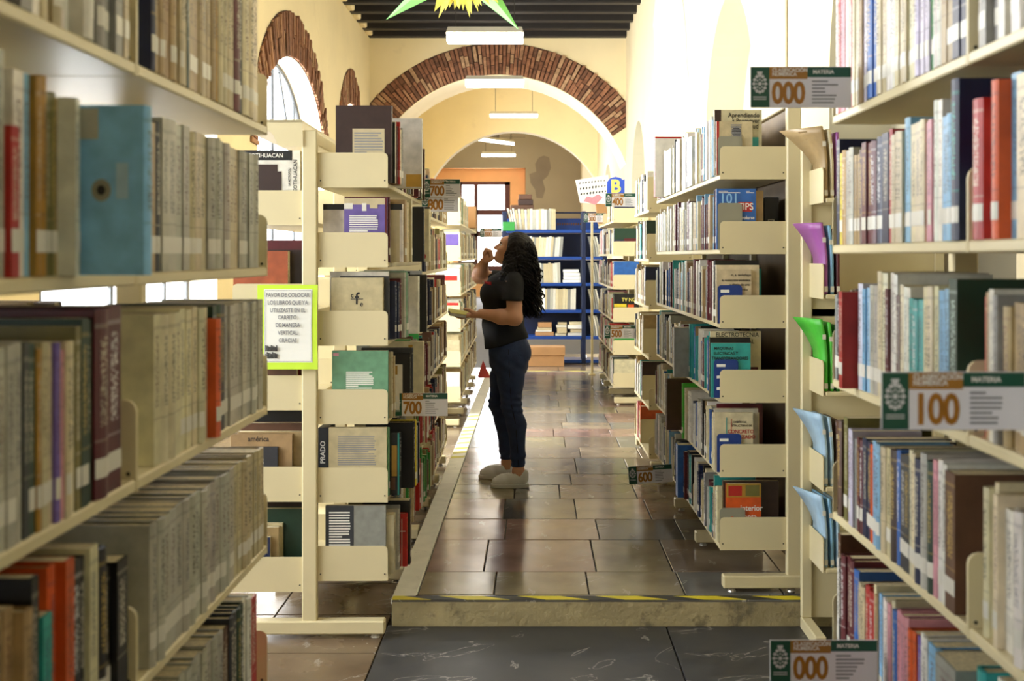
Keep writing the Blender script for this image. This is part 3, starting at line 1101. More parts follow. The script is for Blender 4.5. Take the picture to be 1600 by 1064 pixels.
# ---- left foreground case: near bay then far bay
P = 'far'
fill(L1, 0, 0, (), ['white', 'cream', 'teal', 'beige', 'grey', 'white', 'tan', 'pale grey'], hr=(0.24, 0.3), order=P)
fill(L1, 1, 0, [('navy', 1, 0.02, 0.3), ('tan', 4, 0.026, 0.29), ('beige', 3, 0.024, 0.3), ('dark green', 1, 0.012, 0.29), ('tan', 6, 0.028, 0.31), ('ochre', 1, 0.02, 0.31), ('beige', 4, 0.03, 0.31),
               ('maroon', 1, 0.04, 0.345), ('charcoal', 1, 0.025, 0.3), ('cream', 3, 0.045, 0.31)], [], u0=0.07, dr=(0.2, 0.22), order=P)
fill(L1, 0, 1, [('white', 2, 0.03, 0.25), ('beige', 3, 0.025, 0.24), ('navy', 2, 0.02, 0.25), ('cream', 2, 0.03, 0.26), dict(c='yellow', t=0.02, h=0.235, d=0.18, u=0.41), dict(c='pale grey', t=0.03, h=0.268, d=0.2), dict(c='red', t=0.022, h=0.18, d=0.17, out=0.0),
               dict(c='white', t=0.03, h=0.25, d=0.2), dict(c='light blue', t=0.015, h=0.25, d=0.2), ('ochre', 2, 0.016, 0.25), ('olive', 2, 0.012, 0.235), ('tan', 1, 0.012, 0.23), dict(c='white', t=0.014, h=0.232, d=0.2, out=0.02),
               dict(c='sky blue', t=0.03, h=0.225, d=0.2, out=0.1, u=0.635, lean=0.0, label='light blue book jutting out of the second shelf, left foreground case', force=True, tagged=False,
                    extra=[('panel', 0.56, 0.8, 0.7, 0.98, 'pale grey'), ('dot', 0.72, 0.5, 0.013, 'bookend_grey'), ('dot', 0.72, 0.5, 0.006, 'print_black'), ('panel', 0.82, 0.45, 0.9, 0.66, 'pale blue')])],
     [], dr=(0.18, 0.2), order=P, u0=0.05)
fill(L1, 1, 1, [('black', 1, 0.016, 0.25), ('tan', 2, 0.035, 0.24), ('charcoal', 1, 0.03, 0.25), ('pale grey', 4, 0.038, 0.256), ('beige', 3, 0.04, 0.252), ('pale grey', 4, 0.04, 0.255),
               ('beige', 2, 0.038, 0.25), ('pale grey', 4, 0.042, 0.25)], [], dr=(0.2, 0.21), order=P)
fill(L1, 0, 2, [('white', 4, 0.03, 0.24), ('lilac', 3, 0.05, 0.245), ('pale grey', 5, 0.022, 0.24), ('charcoal', 1, 0.015, 0.24), ('dark green', 1, 0.02, 0.235), ('ochre', 1, 0.014, 0.23), ('beige', 2, 0.018, 0.235), ('purple', 1, 0.016, 0.23),
               ('pink', 1, 0.012, 0.22), ('cream', 2, 0.02, 0.23), ('olive', 1, 0.02, 0.25), ('dark green', 2, 0.025, 0.26), ('maroon', 2, 0.05, 0.27)], [], u0=0.1, dr=(0.19, 0.21), order=P)
fill(L1, 1, 2, [('cream', 9, 0.033, 0.25), dict(c='orange', t=0.03, h=0.225, d=0.17, out=0.012), ('dark green', 2, 0.03, 0.25), ('charcoal', 1, 0.03, 0.25), ('pale grey', 9, 0.036, 0.245)], [], u0=0.1, dr=(0.2, 0.215), order=P)
fill(L1, 0, 3, (), ['charcoal', 'dark green', 'white', 'cream', 'teal', 'orange', 'tan', 'navy', 'beige', 'black'], hr=(0.2, 0.27), tr=(0.018, 0.04), order=P)
fill(L1, 1, 3, [('pale grey', 15, 0.035, 0.23), ('beige', 9, 0.033, 0.232)], [], u0=0.07, dr=(0.2, 0.215), order=P)
fill(L1, 1, 4, [('pale grey', 13, 0.034, 0.25), ('brown', 2, 0.03, 0.24), ('charcoal', 2, 0.03, 0.25), ('dark green', 2, 0.028, 0.25), ('white', 2, 0.03, 0.25), dict(c='red', t=0.05, h=0.236, d=0.2, out=0.0)], [], u0=0.05, dr=(0.19, 0.21), order=P)
fill(L1, 0, 4, (), WARM, order=P)
fill(L1, 1, 5, (), WARM, order=P)

# ---- right foreground case
fill(R1, 1, 0, [('navy', 2, 0.03, 0.28), ('tan', 2, 0.026, 0.27), ('white', 2, 0.02, 0.26), dict(c='green', t=0.032, h=0.27, d=0.19), ('lilac', 3, 0.022, 0.26), ('cream', 5, 0.024, 0.26), ('white', 3, 0.022, 0.27), ('beige', 2, 0.03, 0.26),
               ('blue', 2, 0.032, 0.29), ('navy', 1, 0.02, 0.28), ('lilac', 1, 0.025, 0.27), ('tan', 1, 0.02, 0.27), ('cream', 3, 0.02, 0.28), ('red', 1, 0.016, 0.27), ('white', 2, 0.024, 0.29), ('pink', 2, 0.02, 0.28), ('red', 1, 0.02, 0.29), ('white', 3, 0.02, 0.28)], BRIGHT, order=P)
fill(R1, 0, 0, (), ['white', 'cream', 'pale grey', 'white', 'grey'], hr=(0.22, 0.26), order=P)
fill(R1, 1, 1, [dict(c='navy', t=0.035, h=0.275, d=0.22, out=0.0, ink=lin('2fb0a0')), ('light blue', 2, 0.03, 0.22), ('white', 2, 0.02, 0.255), ('pink', 2, 0.02, 0.22), ('cream', 3, 0.025, 0.225), ('light blue', 2, 0.025, 0.24), ('beige', 3, 0.025, 0.22),
               ('red', 1, 0.02, 0.23), ('navy', 2, 0.045, 0.225), ('maroon', 3, 0.032, 0.22), ('brown', 1, 0.025, 0.21), ('tan', 2, 0.025, 0.2), ('pale grey', 2, 0.035, 0.22), ('ochre', 1, 0.03, 0.22), dict(c='yellow', t=0.032, h=0.215, d=0.18), ('navy', 1, 0.03, 0.25)], BRIGHT, u0=0.04, order=P)
fill(R1, 0, 1, (), ['light blue', 'yellow', 'orange', 'red', 'white', 'blue', 'cream'], hr=(0.2, 0.26), tr=(0.02, 0.045), order=P)
fill(R1, 1, 2, [dict(c='dark green', t=0.04, h=0.255, d=0.22, out=0.0, ink=lin('cfe8e0')), ('light blue', 2, 0.03, 0.235), ('cream', 3, 0.025, 0.24), ('teal', 3, 0.028, 0.215), ('white', 2, 0.02, 0.235), ('cream', 1, 0.02, 0.24), ('brown', 1, 0.02, 0.22), ('white', 2, 0.024, 0.26), ('maroon', 1, 0.02, 0.23),
               ('cream', 2, 0.03, 0.26), ('pale grey', 2, 0.03, 0.235), ('light blue', 2, 0.025, 0.225), ('lilac', 1, 0.03, 0.235), dict(c='red', t=0.03, h=0.215, d=0.2, out=0.035), ('brown', 2, 0.022, 0.22), ('cream', 2, 0.025, 0.21), ('charcoal', 2, 0.03, 0.21), ('grey', 2, 0.02, 0.2)], MIX, u0=0.05, order=P)
fill(R1, 0, 2, (), ['cream', 'white', 'grey', 'charcoal', 'red', 'tan'], hr=(0.2, 0.26), order=P)
fill(R1, 1, 3, [dict(c='brown', t=0.05, h=0.24, d=0.2, out=0.0), ('white', 2, 0.022, 0.25), ('pink', 1, 0.02, 0.25), ('dark green', 1, 0.03, 0.24), ('pale grey', 1, 0.03, 0.25), ('navy', 1, 0.03, 0.235), ('cream', 2, 0.02, 0.24), ('charcoal', 2, 0.03, 0.225), ('blue', 1, 0.02, 0.23), ('dark brown', 1, 0.04, 0.225),
               ('beige', 2, 0.03, 0.22), ('light blue', 2, 0.025, 0.22), ('orange', 1, 0.02, 0.21), ('navy', 2, 0.03, 0.215), ('maroon', 2, 0.02, 0.21), ('grey', 1, 0.03, 0.2), ('lilac', 2, 0.02, 0.22)], MIX, u0=0.06, order=P)
fill(R1, 0, 3, (), ['white', 'cream', 'dark green', 'brown', 'grey', 'tan', 'light blue'], hr=(0.22, 0.27), tr=(0.02, 0.045), order=P)
fill(R1, 1, 4, [dict(c='grey', t=0.1, h=0.235, d=0.22, out=0.01), ('light blue', 2, 0.04, 0.23), ('white', 2, 0.02, 0.23), ('purple', 1, 0.02, 0.22), ('orange', 2, 0.02, 0.22), ('pink', 3, 0.022, 0.235), ('blue', 1, 0.025, 0.23), ('cream', 1, 0.02, 0.24), ('pink', 1, 0.02, 0.23), ('white', 2, 0.02, 0.23), ('light blue', 1, 0.02, 0.23), ('tan', 1, 0.02, 0.22),
               ('cream', 1, 0.02, 0.24), ('red', 2, 0.03, 0.22), ('beige', 2, 0.025, 0.21), ('blue', 2, 0.022, 0.23), ('maroon', 3, 0.03, 0.24), ('black', 1, 0.02, 0.22), ('white', 1, 0.02, 0.22)], MIX, u0=0.03, order=P)
fill(R1, 0, 4, (), MIX, order=P)
fill(R1, 1, 5, (), MIX, order=P)

# the sides of the two foreground cases away from the aisle, filled with added books that block the light
for k, (ua, ub) in enumerate(((0.0, 0.0), (0.74, 0.46), (0.88, 0.3), (0.88, 0.02), (0.88, 0.02), (0.88, 0.02))):
    if k:
        fill(L1, 0, k, (), ['brown', 'dark brown', 'maroon', 'tan', 'charcoal'], face=-1, u1=ua, hr=(0.27, 0.285) if k == 1 else (0.2, 0.26), order=P)  # second-shelf row made taller to shut out more window light
        fill(L1, 1, k, (), ['brown', 'dark brown', 'maroon', 'tan', 'charcoal'], face=-1, u0=ub, hr=(0.2, 0.26), order=P)
        fill(R1, 0, k, (), WARM, face=-1, order=P)
        fill(R1, 1, k, (), WARM, face=-1, order=P)


# ---- bookends -------------------------------------------------------------
def bookend(case, bay, shelf, u, color, label, w=0.105, h=0.165, out=0.008, tags=0, hole=False, face=1):
    U, V = case.dirs(face)
    z = case.levels[shelf] + 0.0205
    o = case.pt(-out, bay * case.bay + u, z, face)
    r = tag(empty('bookend', o), label, 'bookend', 'steel bookends')
    Z = Vector((0, 0, 1))
    prof = [(0, 0), (w, 0), (w, h - 0.012), (w - 0.004, h - 0.004), (w - 0.012, h), (0.012, h), (0.004, h - 0.004), (0, h - 0.012)]
    b = MB()
    if hole:
        # plate with an upright slot near its middle, made of four strips
        x0, x1, z0, z1 = w * 0.34, w * 0.64, 0.0, h * 0.78
        for q in ([(0, 0), (x0, 0), (x0, h), (0.012, h), (0, h - 0.012)], [(x1, 0), (w, 0), (w, h - 0.012), (w - 0.012, h), (x1, h)], [(x0, z1), (x1, z1), (x1, h), (x0, h)]):
            b.prism([V * x + Z * zz for x, zz in q], U * 0.0015)
        k = [(x0 + (x1 - x0) / 2 * (1 - math.cos(a)), z1 - 0.02 + 0.02 * math.sin(a)) for a in (0, 0.6, 1.57, 2.5, 3.14)]
        b.prism([V * x + Z * zz for x, zz in k + [(x1, z1), (x0, z1)]], U * 0.0015)
    else:
        b.prism([V * x + Z * zz for x, zz in prof], U * 0.0015)
    b.build('plate', color, r)
    f = MB()
    f.prism([V * x + U * y for x, y in ((0.01, 0), (w - 0.01, 0), (w - 0.01, 0.0065), (0.01, 0.0065))], Z * -0.0004)
    f.build('base', color, r)
    for k in range(tags):
        tz = h - 0.02 - k * 0.05
        t = MB()
        t.prism([V * x + Z * zz - U * 0.0006 for x, zz in ((0.012, tz - 0.012), (0.05 + 0.02 * k, tz - 0.012 + 0.004 * k), (0.05 + 0.02 * k, tz + 0.004 * k), (0.012, tz))], U * 0.0004)
        t.build('paper_tag', 'paper_white', r)
    return r


# ---- case with the notice (second on the left) ----------------------------
L2P = ['tan', 'cream', 'black', 'beige', 'brown', 'pale grey', 'maroon', 'olive', 'navy', 'white', 'grey', 'dark green']
fill(L2, 0, 0, [dict(c='dark brown', t=0.03, h=0.315, d=0.228, out=0.015, label='large dark brown hardback with pasted cream text sheet, top shelf beside notice', force=True, tagged=False,
                     extra=[('panel', 0.30, 0.0, 0.87, 0.70, 'beige'), ('lines', 0.33, 0.05, 0.85, 0.66, 'print_grey', 17)]),
                dict(c='black', t=0.02, h=0.25, d=0.2, out=0.025), dict(c='beige', t=0.03, h=0.255, d=0.2, out=0.022), dict(c='maroon', t=0.02, h=0.24, d=0.2, out=0.03), dict(c='red', t=0.02, h=0.26, d=0.2, out=0.036),
                dict(c='cream', t=0.03, h=0.23, d=0.2, out=0.036), dict(c='grey', t=0.03, h=0.24, d=0.2, out=0.04), dict(c='tan', t=0.04, h=0.21, d=0.19, out=0.03),
                dict(c='pale grey', t=0.05, h=0.31, d=0.25, out=0.105, u=0.42, label='tall worn grey folder jutting out above the second 700 sign', force=True, tagged=False, extra=[('panel', 0.72, 0.02, 0.99, 0.2, 'ochre')])], L2P, hr=(0.2, 0.27), outr=(-0.03, 0.0))
fill(L2, 0, 1, [dict(c='purple', t=0.02, h=0.262, d=0.175, out=-0.004, label='worn purple paperback on the second shelf beside the notice', force=True, tagged=False, soft=True,
                     extra=[('panel', 0.0, 0.9, 0.95, 1.0, 'beige'), ('panel', 0.0, 0.83, 0.2, 0.92, 'white'), ('panel', 0.42, 0.80, 0.52, 0.92, 'white'), ('panel', 0.6, 0.84, 0.78, 0.92, 'beige'), ('panel', 0.95, 0, 1.0, 1.0, 'maroon'), ('lines', 0.12, 0.3, 0.8, 0.74, 'print_white', 13)]),
                dict(c='maroon', t=0.03, h=0.268, d=0.18, out=0.0),
                dict(c='white', t=0.03, h=0.24, d=0.325, out=0.052, label='large marbled white folder with black top edge behind the purple paperback', force=True, tagged=False, extra=[('panel', 0, 0.9, 1, 1, 'black'), ('panel', 0.86, 0, 0.97, 0.9, 'beige')]),
                dict(c='tan', t=0.04, h=0.26, d=0.2, out=0.06), dict(c='cream', t=0.04, h=0.25, d=0.2, out=0.065), dict(c='beige', t=0.05, h=0.265, d=0.22, out=0.08), dict(c='black', t=0.03, h=0.245, d=0.22, out=0.108, u=0.46, label='black folder jutting out on the second shelf of the notice case', force=True, tagged=False),
                dict(c='cream', t=0.05, h=0.24, d=0.2, out=0.125, u=0.57, label='cream boxed volume with vertical lettering beside a black folder', force=True, tagged=False, extra=[('vtext', 0.8, 0.45, 'CONTINVA', 0.024, 'print_black'), ('dot', 0.86, 0.1, 0.014, 'red_patch')]),
                dict(c='black', t=0.04, h=0.25, d=0.22, out=0.125)], L2P, hr=(0.2, 0.26))
fill(L2, 0, 2, [dict(c='beige', t=0.025, h=0.256, d=0.21, out=-0.022, label='beige book with round black emblem on third shelf beside notice', force=True, tagged=False,
                     extra=[('text', 0.5, 0.66, 'f', 0.07, 'print_black'), ('text', 0.41, 0.72, 'c', 0.03, 'print_black'), ('text', 0.59, 0.58, 'e', 0.03, 'print_black'), ('panel', 0.38, 0.655, 0.62, 0.668, 'charcoal')]),
                dict(c='charcoal', t=0.03, h=0.262, d=0.2, out=0.0), dict(c='white', t=0.02, h=0.28, d=0.24, out=-0.006), dict(c='navy', t=0.03, h=0.24, d=0.2, out=0.02), dict(c='navy', t=0.03, h=0.235, d=0.2, out=0.03),
                dict(c='maroon', t=0.03, h=0.25, d=0.2, out=0.035), dict(c='pale grey', t=0.04, h=0.275, d=0.2, out=0.05), dict(c='sage green', t=0.02, h=0.28, d=0.2, out=0.055), dict(c='grey', t=0.03, h=0.27, d=0.2, out=0.056),
                dict(c='white', t=0.05, h=0.255, d=0.2, out=0.085, u=0.44, tagged=False), dict(c='black', t=0.04, h=0.26, d=0.2, out=0.115, u=0.55, label='black book jutting out on the third shelf of the notice case', force=True, tagged=False)], L2P)
fill(L2, 0, 3, [dict(c='sage green', t=0.022, h=0.278, d=0.228, out=0.0, label='sage green large paperback with text block, fourth shelf beside notice', force=True, tagged=False, soft=True,
                     extra=[('lines', 0.25, 0.2, 0.75, 0.70, 'print_white', 17), ('panel', 0.02, 0.925, 0.12, 0.965, 'pink')]),
                dict(c='beige', t=0.03, h=0.27, d=0.22, out=0.012), dict(c='tan', t=0.04, h=0.25, d=0.2, out=0.02),
                dict(c='black', t=0.02, h=0.245, d=0.22, out=0.062, u=0.3, label='black framed book with stained white spine label on fourth shelf', force=True, tagged=False,
                     extra=[('panel', 0.5, 0.0, 0.86, 0.8, 'white'), ('panel', 0.58, 0.62, 0.76, 0.78, 'ochre'), ('vtext', 0.66, 0.3, 'Banco Com', 0.026, 'print_black')]),
                dict(c='charcoal', t=0.03, h=0.265, d=0.22, out=0.07), dict(c='cream', t=0.06, h=0.28, d=0.24, out=0.105, u=0.5, label='thick stained cream folder jutting out on the fourth shelf', force=True, tagged=False, extra=[('panel', 0.72, 0.5, 0.8, 0.95, 'ochre')])], L2P)
fill(L2, 0, 4, [dict(c='beige', t=0.02, h=0.292, d=0.236, out=-0.006, label='beige paperback with printed text block, fifth shelf beside notice', force=True, tagged=False, soft=True, extra=[('lines', 0.16, 0.45, 0.83, 0.88, 'print_grey', 14)]),
                dict(c='sage green', t=0.02, h=0.28, d=0.2, out=0.0), dict(c='black', t=0.03, h=0.255, d=0.2, out=0.042, label='dark book with painted cover strip on the fifth shelf', force=True, tagged=False, extra=[('panel', 0.84, 0.3, 0.95, 0.8, 'ochre'), ('panel', 0.82, 0.08, 0.92, 0.28, 'brown'), ('panel', 0.965, 0, 1, 1, 'teal')]),
                dict(c='black', t=0.05, h=0.278, d=0.2, out=0.085, u=0.2, tagged=False, label='plain black folder jutting out under the lower 700 sign', force=True), dict(c='yellow', t=0.03, h=0.28, d=0.2, out=0.09), dict(c='pale grey', t=0.04, h=0.25, d=0.2, out=0.09), dict(c='navy', t=0.04, h=0.26, d=0.2, out=0.1)], L2P)
fill(L2, 0, 5, [dict(c='grey', t=0.02, h=0.285, d=0.245, out=-0.01, label='two-tone grey paperback with text panel on the bottom shelf beside notice', force=True, tagged=False, soft=True,
                     extra=[('panel', 0.0, 0.0, 0.47, 1.0, 'charcoal'), ('lines', 0.06, 0.3, 0.42, 0.92, 'print_white', 16)]),
                dict(c='cream', t=0.06, h=0.24, d=0.2, out=0.022, tagged=False, extra=[('panel', 0.9, 0.6, 0.97, 0.75, 'charcoal')]), dict(c='pale grey', t=0.03, h=0.25, d=0.2, out=0.032), dict(c='grey', t=0.02, h=0.26, d=0.2, out=0.034),
                dict(c='red', t=0.03, h=0.222, d=0.2, out=0.062, tagged=False, label='bright red book jutting out at the bottom shelf of the notice case', force=True, extra=[('panel', 0.86, 0.66, 0.98, 0.675, 'white'), ('panel', 0.9, 0.0, 0.912, 0.9, 'white')]),
                dict(c='black', t=0.06, h=0.27, d=0.2, out=0.075)], L2P)
for k in range(6):
    fill(L2, 1, k, (), L2P + ['red', 'teal', 'green'], outr=(-0.02, 0.03), hr=(0.2, 0.275))
# the same bookcase, side away from the aisle: only the near bay shows
L2F = [[dict(c='white', t=0.04, h=0.285, d=0.27, out=-0.002, label='white and black art book with carved stone picture, left of notice post', force=True, tagged=False,
             extra=[('panel', 0.0, 0.86, 0.88, 1.0, 'black'), ('panel', 0.1, 0.0, 0.66, 0.80, 'dark brown'), ('panel', 0.66, 0.0, 0.72, 0.7, 'dark brown'), ('text', 0.46, 0.925, 'TEOTIHUACAN', 0.024, 'print_white'), ('vtext', 0.93, 0.62, 'TEOTIHUACAN', 0.022, 'print_black'), ('vtext', 0.84, 0.62, 'LA METROPOLI', 0.012, 'print_black')])],
       [dict(c='rust', t=0.05, h=0.255, d=0.222, out=0.0), dict(c='dark brown', t=0.04, h=0.26, d=0.27, out=0), dict(c='maroon', t=0.04, h=0.3, d=0.27, out=0)],
       [dict(c='brown', t=0.03, h=0.3, d=0.25), dict(c='red', t=0.03, h=0.29, d=0.25)],
       [dict(c='charcoal', t=0.02, h=0.2, d=0.2, out=0.02, label='charcoal book with red round badge, fourth shelf left of notice post', force=True, tagged=False, extra=[('dot', 0.5, 0.8, 0.028, 'red_patch'), ('text', 0.62, 0.7, 'RES', 0.03, 'print_white')]),
        dict(c='tan', t=0.03, h=0.25, d=0.25, out=0.015, force=True, tagged=False, label='tan book lettered américa standing left of the notice post', extra=[('text', 0.45, 0.92, 'américa', 0.03, 'print_black')]), dict(c='tan', t=0.04, h=0.255, d=0.26), dict(c='brown', t=0.05, h=0.285, d=0.265), dict(c='black', t=0.05, h=0.33, d=0.265)],
       [dict(c='navy', t=0.02, h=0.2, d=0.17, out=0.02, tagged=False), dict(c='tan', t=0.03, h=0.235, d=0.2, out=0.02), dict(c='beige', t=0.02, h=0.245, d=0.21, out=0.02), dict(c='dark green', t=0.05, h=0.3, d=0.26), dict(c='dark brown', t=0.05, h=0.33, d=0.265)]]
for k in range(5):
    fill(L2, 0, k, L2F[k], ['brown', 'dark brown', 'tan', 'maroon'], face=-1, u1=0.45, dr=(0.2, 0.25))

# ---- further cases on the left --------------------------------------------
for k in range(6):
    fill(L2B, 0, k, (), ['cream', 'brown', 'tan', 'red', 'green', 'white', 'navy', 'maroon', 'beige'], outr=(-0.03, 0.02))
    fill(L2B, 1, k, (), ['cream', 'brown', 'tan', 'red', 'white', 'navy', 'beige'])
    fill(L2B, 2, k, (), ['cream', 'brown', 'tan', 'maroon', 'white', 'olive', 'beige'])
L3E = [dict(c='cream', t=0.03, h=0.25, d=0.25), dict(c='white', t=0.03, h=0.24, d=0.2, label='book with pink purple cover beside the person\'s raised hand', force=True, tagged=False, extra=[('panel', 0.12, 0.0, 0.95, 0.93, 'purple')]),
       dict(c='white', t=0.03, h=0.23, d=0.22, label='white book with red cover panel on the sunlit case', force=True, tagged=False, extra=[('panel', 0.3, 0.0, 0.9, 0.72, 'red')]),
       dict(c='cream', t=0.03, h=0.24, d=0.22, force=True, tagged=False, label='cream book with red top edge on the sunlit case', extra=[('panel', 0.2, 0.9, 0.95, 1, 'red')]), dict(c='beige', t=0.03, h=0.22, d=0.22), dict(c='white', t=0.03, h=0.25, d=0.22)]
for k in range(6):
    fill(L3, 0, k, [L3E[k]], ['cream', 'white', 'beige', 'tan', 'pale grey', 'brown', 'sage green'])
    for j in ((1, 2, 3, 4) if k else (1, 3, 4)):
        fill(L3, j, k, (), ['cream', 'white', 'beige', 'tan', 'pale grey', 'brown', 'charcoal'])

# ---- case with blue bookends (second on the right) --------------------------
R2W = ['white', 'cream', 'white', 'beige', 'pale grey', 'white', 'tan', 'light blue', 'maroon', 'charcoal', 'cream']
R2M = ['white', 'cream', 'pale grey', 'light blue', 'teal', 'blue', 'navy', 'beige', 'grey', 'maroon', 'white', 'tan', 'black']
ul = 0.018
for k, (c, lab, kw) in enumerate([('bookend_grey', 'plain grey bookend on the top shelf of the right walkway case', {}), ('bookend_grey', 'grey bookend before the blue 101 book', dict(h=0.2)),
                                  ('bookend_blue', 'blue bookend with one white tag, third shelf of right case', dict(tags=1)), ('bookend_blue', 'blue bookend with white paper tags, fourth shelf of right case', dict(tags=3, out=0.025)),
                                  ('bookend_blue', 'blue bookend on the fifth shelf before the cream concrete book', dict(tags=1, out=0.012)), ('bookend_grey', 'grey bookend with coloured slot on the bottom shelf of right case', dict(hole=True, w=0.11, h=0.16, out=0.0))]):
    bookend(R2, 0, k, 0.01, c, lab, **kw)
fill(R2, 0, 0, [dict(c='beige', t=0.018, h=0.23, d=0.155, out=0.012, label='tan book with drawn portrait behind the top grey bookend', force=True, extra=[('panel', 0, 0, 0.07, 1, 'red'), ('dot', 0.55, 0.8, 0.02, 'print_black'), ('panel', 0.46, 0.62, 0.66, 0.76, 'charcoal'), ('lines', 0.4, 0.7, 0.7, 0.95, 'print_grey', 9)]),
                dict(c='cream', t=0.025, h=0.282, d=0.205, out=0.018, label='cream book titled in black about promoting health, top shelf', force=True, soft=True, tagged=False,
                     extra=[('panel', 0, 0, 0.14, 1, 'dark brown'), ('text', 0.62, 0.915, 'Aprendiendo', 0.028, 'print_black'), ('text', 0.66, 0.83, 'a Promover', 0.027, 'print_black'), ('text', 0.74, 0.745, 'la Salud', 0.028, 'print_black'), ('panel', 0.66, 0.2, 0.93, 0.58, 'teal')])],
     R2W, u0=ul, hr=(0.22, 0.28), tr=(0.012, 0.026), outr=(-0.012, 0.008))
fill(R2, 0, 1, [dict(c='blue', t=0.02, h=0.262, d=0.17, out=0.012, label='blue 101 tips book on the second shelf of the right case', force=True, tagged=False, soft=True,
                     extra=[('text', 0.32, 0.83, '101', 0.06, 'sign_lb'), ('panel', 0.55, 0.62, 0.9, 0.78, 'red'), ('text', 0.73, 0.70, 'TIPS', 0.042, 'print_white'), ('text', 0.58, 0.52, 'para controlarse', 0.021, 'print_white'), ('text', 0.66, 0.4, 'diabetes', 0.033, 'print_white'), ('lines', 0.05, 0.92, 0.6, 0.97, 'print_white', 2), ('lines', 0.75, 0.92, 0.95, 0.97, 'print_white', 2)]),
                dict(c='tan', t=0.02, h=0.255, d=0.2, out=0.006)], R2W + ['navy', 'maroon'], u0=ul, hr=(0.21, 0.27), tr=(0.012, 0.028), outr=(-0.012, 0.006))
fill(R2, 0, 2, [dict(c='beige', t=0.016, h=0.232, d=0.15, out=0.012, label='beige book with black lettering behind a blue bookend, third shelf', force=True, tagged=False, soft=True,
                     extra=[('text', 0.7, 0.9, 'm. a. sechehaye', 0.015, 'print_black'), ('text', 0.56, 0.8, 'la realización simbólica', 0.0145, 'print_black'), ('text', 0.66, 0.72, 'y diario de una', 0.0155, 'print_black'), ('text', 0.62, 0.63, 'esquizofrénica', 0.0155, 'print_black'), ('dot', 0.85, 0.3, 0.022, 'print_grey')]),
                dict(c='cream', t=0.02, h=0.252, d=0.185, out=0.01), dict(c='black', t=0.03, h=0.272, d=0.19, out=0.012)], R2M, u0=ul, hr=(0.21, 0.27), tr=(0.012, 0.028), outr=(-0.012, 0.008))
fill(R2, 0, 3, [dict(c='teal', t=0.02, h=0.235, d=0.17, out=0.035, label='turquoise book on electrical machines behind blue bookend, fourth shelf', force=True, tagged=False, soft=True,
                     extra=[('text', 0.32, 0.9, 'MAQUINAS', 0.018, 'print_black'), ('text', 0.37, 0.81, 'ELECTRICAS Y', 0.018, 'print_black'), ('text', 0.47, 0.72, 'TRANSFORMADORES', 0.018, 'print_black'), ('lines', 0.62, 0.08, 0.97, 0.5, 'print_white', 8)]),
                dict(c='black', t=0.03, h=0.258, d=0.175, out=0.038),
                dict(c='cream', t=0.02, h=0.283, d=0.22, out=0.03, label='cream book on industrial electrotechnics behind the turquoise one', force=True, tagged=False, extra=[('text', 0.53, 0.945, 'ELECTROTECNIA', 0.0265, 'print_black'), ('text', 0.56, 0.84, 'INDUSTRIAL', 0.0265, 'print_black'), ('panel', 0.7, 0.3, 0.94, 0.45, 'maroon')])],
     R2M + ['blue', 'teal'], u0=ul, hr=(0.2, 0.27), tr=(0.012, 0.028), outr=(-0.012, 0.012))
fill(R2, 0, 4, [dict(c='cream', t=0.02, h=0.255, d=0.165, out=0.02, label='cream book on reinforced concrete behind blue bookend, fifth shelf', force=True, tagged=False, soft=True,
                     extra=[('text', 0.66, 0.84, 'DISEÑO DE', 0.012, 'print_black'), ('text', 0.7, 0.78, 'ESTRUCTURAS DE', 0.012, 'print_black'), ('text', 0.68, 0.68, 'CONCRETO', 0.022, 'red_patch'), ('text', 0.7, 0.59, 'REFORZADO', 0.022, 'red_patch'), ('panel', 0.3, 0.5, 0.32, 0.92, 'teal'), ('panel', 0.42, 0.5, 0.44, 0.9, 'red')]),
                dict(c='pale grey', t=0.02, h=0.27, d=0.19, out=0.018), dict(c='cream', t=0.02, h=0.25, d=0.2, out=0.02), dict(c='maroon', t=0.01, h=0.285, d=0.2, out=0.0)], R2M + ['blue', 'cream'], u0=ul, outr=(-0.01, 0.01))
fill(R2, 0, 5, [dict(c='orange', t=0.02, h=0.262, d=0.15, out=-0.03, label='orange book with flowers on the bottom shelf, right case', force=True, tagged=False, soft=True, v0=0.0,
                     extra=[('panel', 0.0, 0.78, 1.0, 1.0, 'ochre'), ('panel', 0.06, 0.8, 0.45, 0.97, 'red'), ('panel', 0.55, 0.8, 0.95, 0.98, 'olive'), ('panel', 0.7, 0.0, 1.0, 0.25, 'ochre'), ('text', 0.72, 0.60, 'interior', 0.034, 'print_white'), ('text', 0.62, 0.46, 'planta', 0.034, 'print_white'), ('panel', 0.18, 0.0, 0.5, 0.2, 'green'), ('panel', 0.18, 0.2, 0.5, 0.42, 'yellow')]),
                dict(c='dark brown', t=0.03, h=0.27, d=0.24, out=-0.02), dict(c='cream', t=0.03, h=0.24, d=0.2, out=0.0)], R2M, u0=ul, outr=(-0.012, 0.008))
R2X = [(0.24, 0.3), (0.2, 0.26), (0.2, 0.27), (0.2, 0.27), (0.2, 0.27), (0.2, 0.26)]
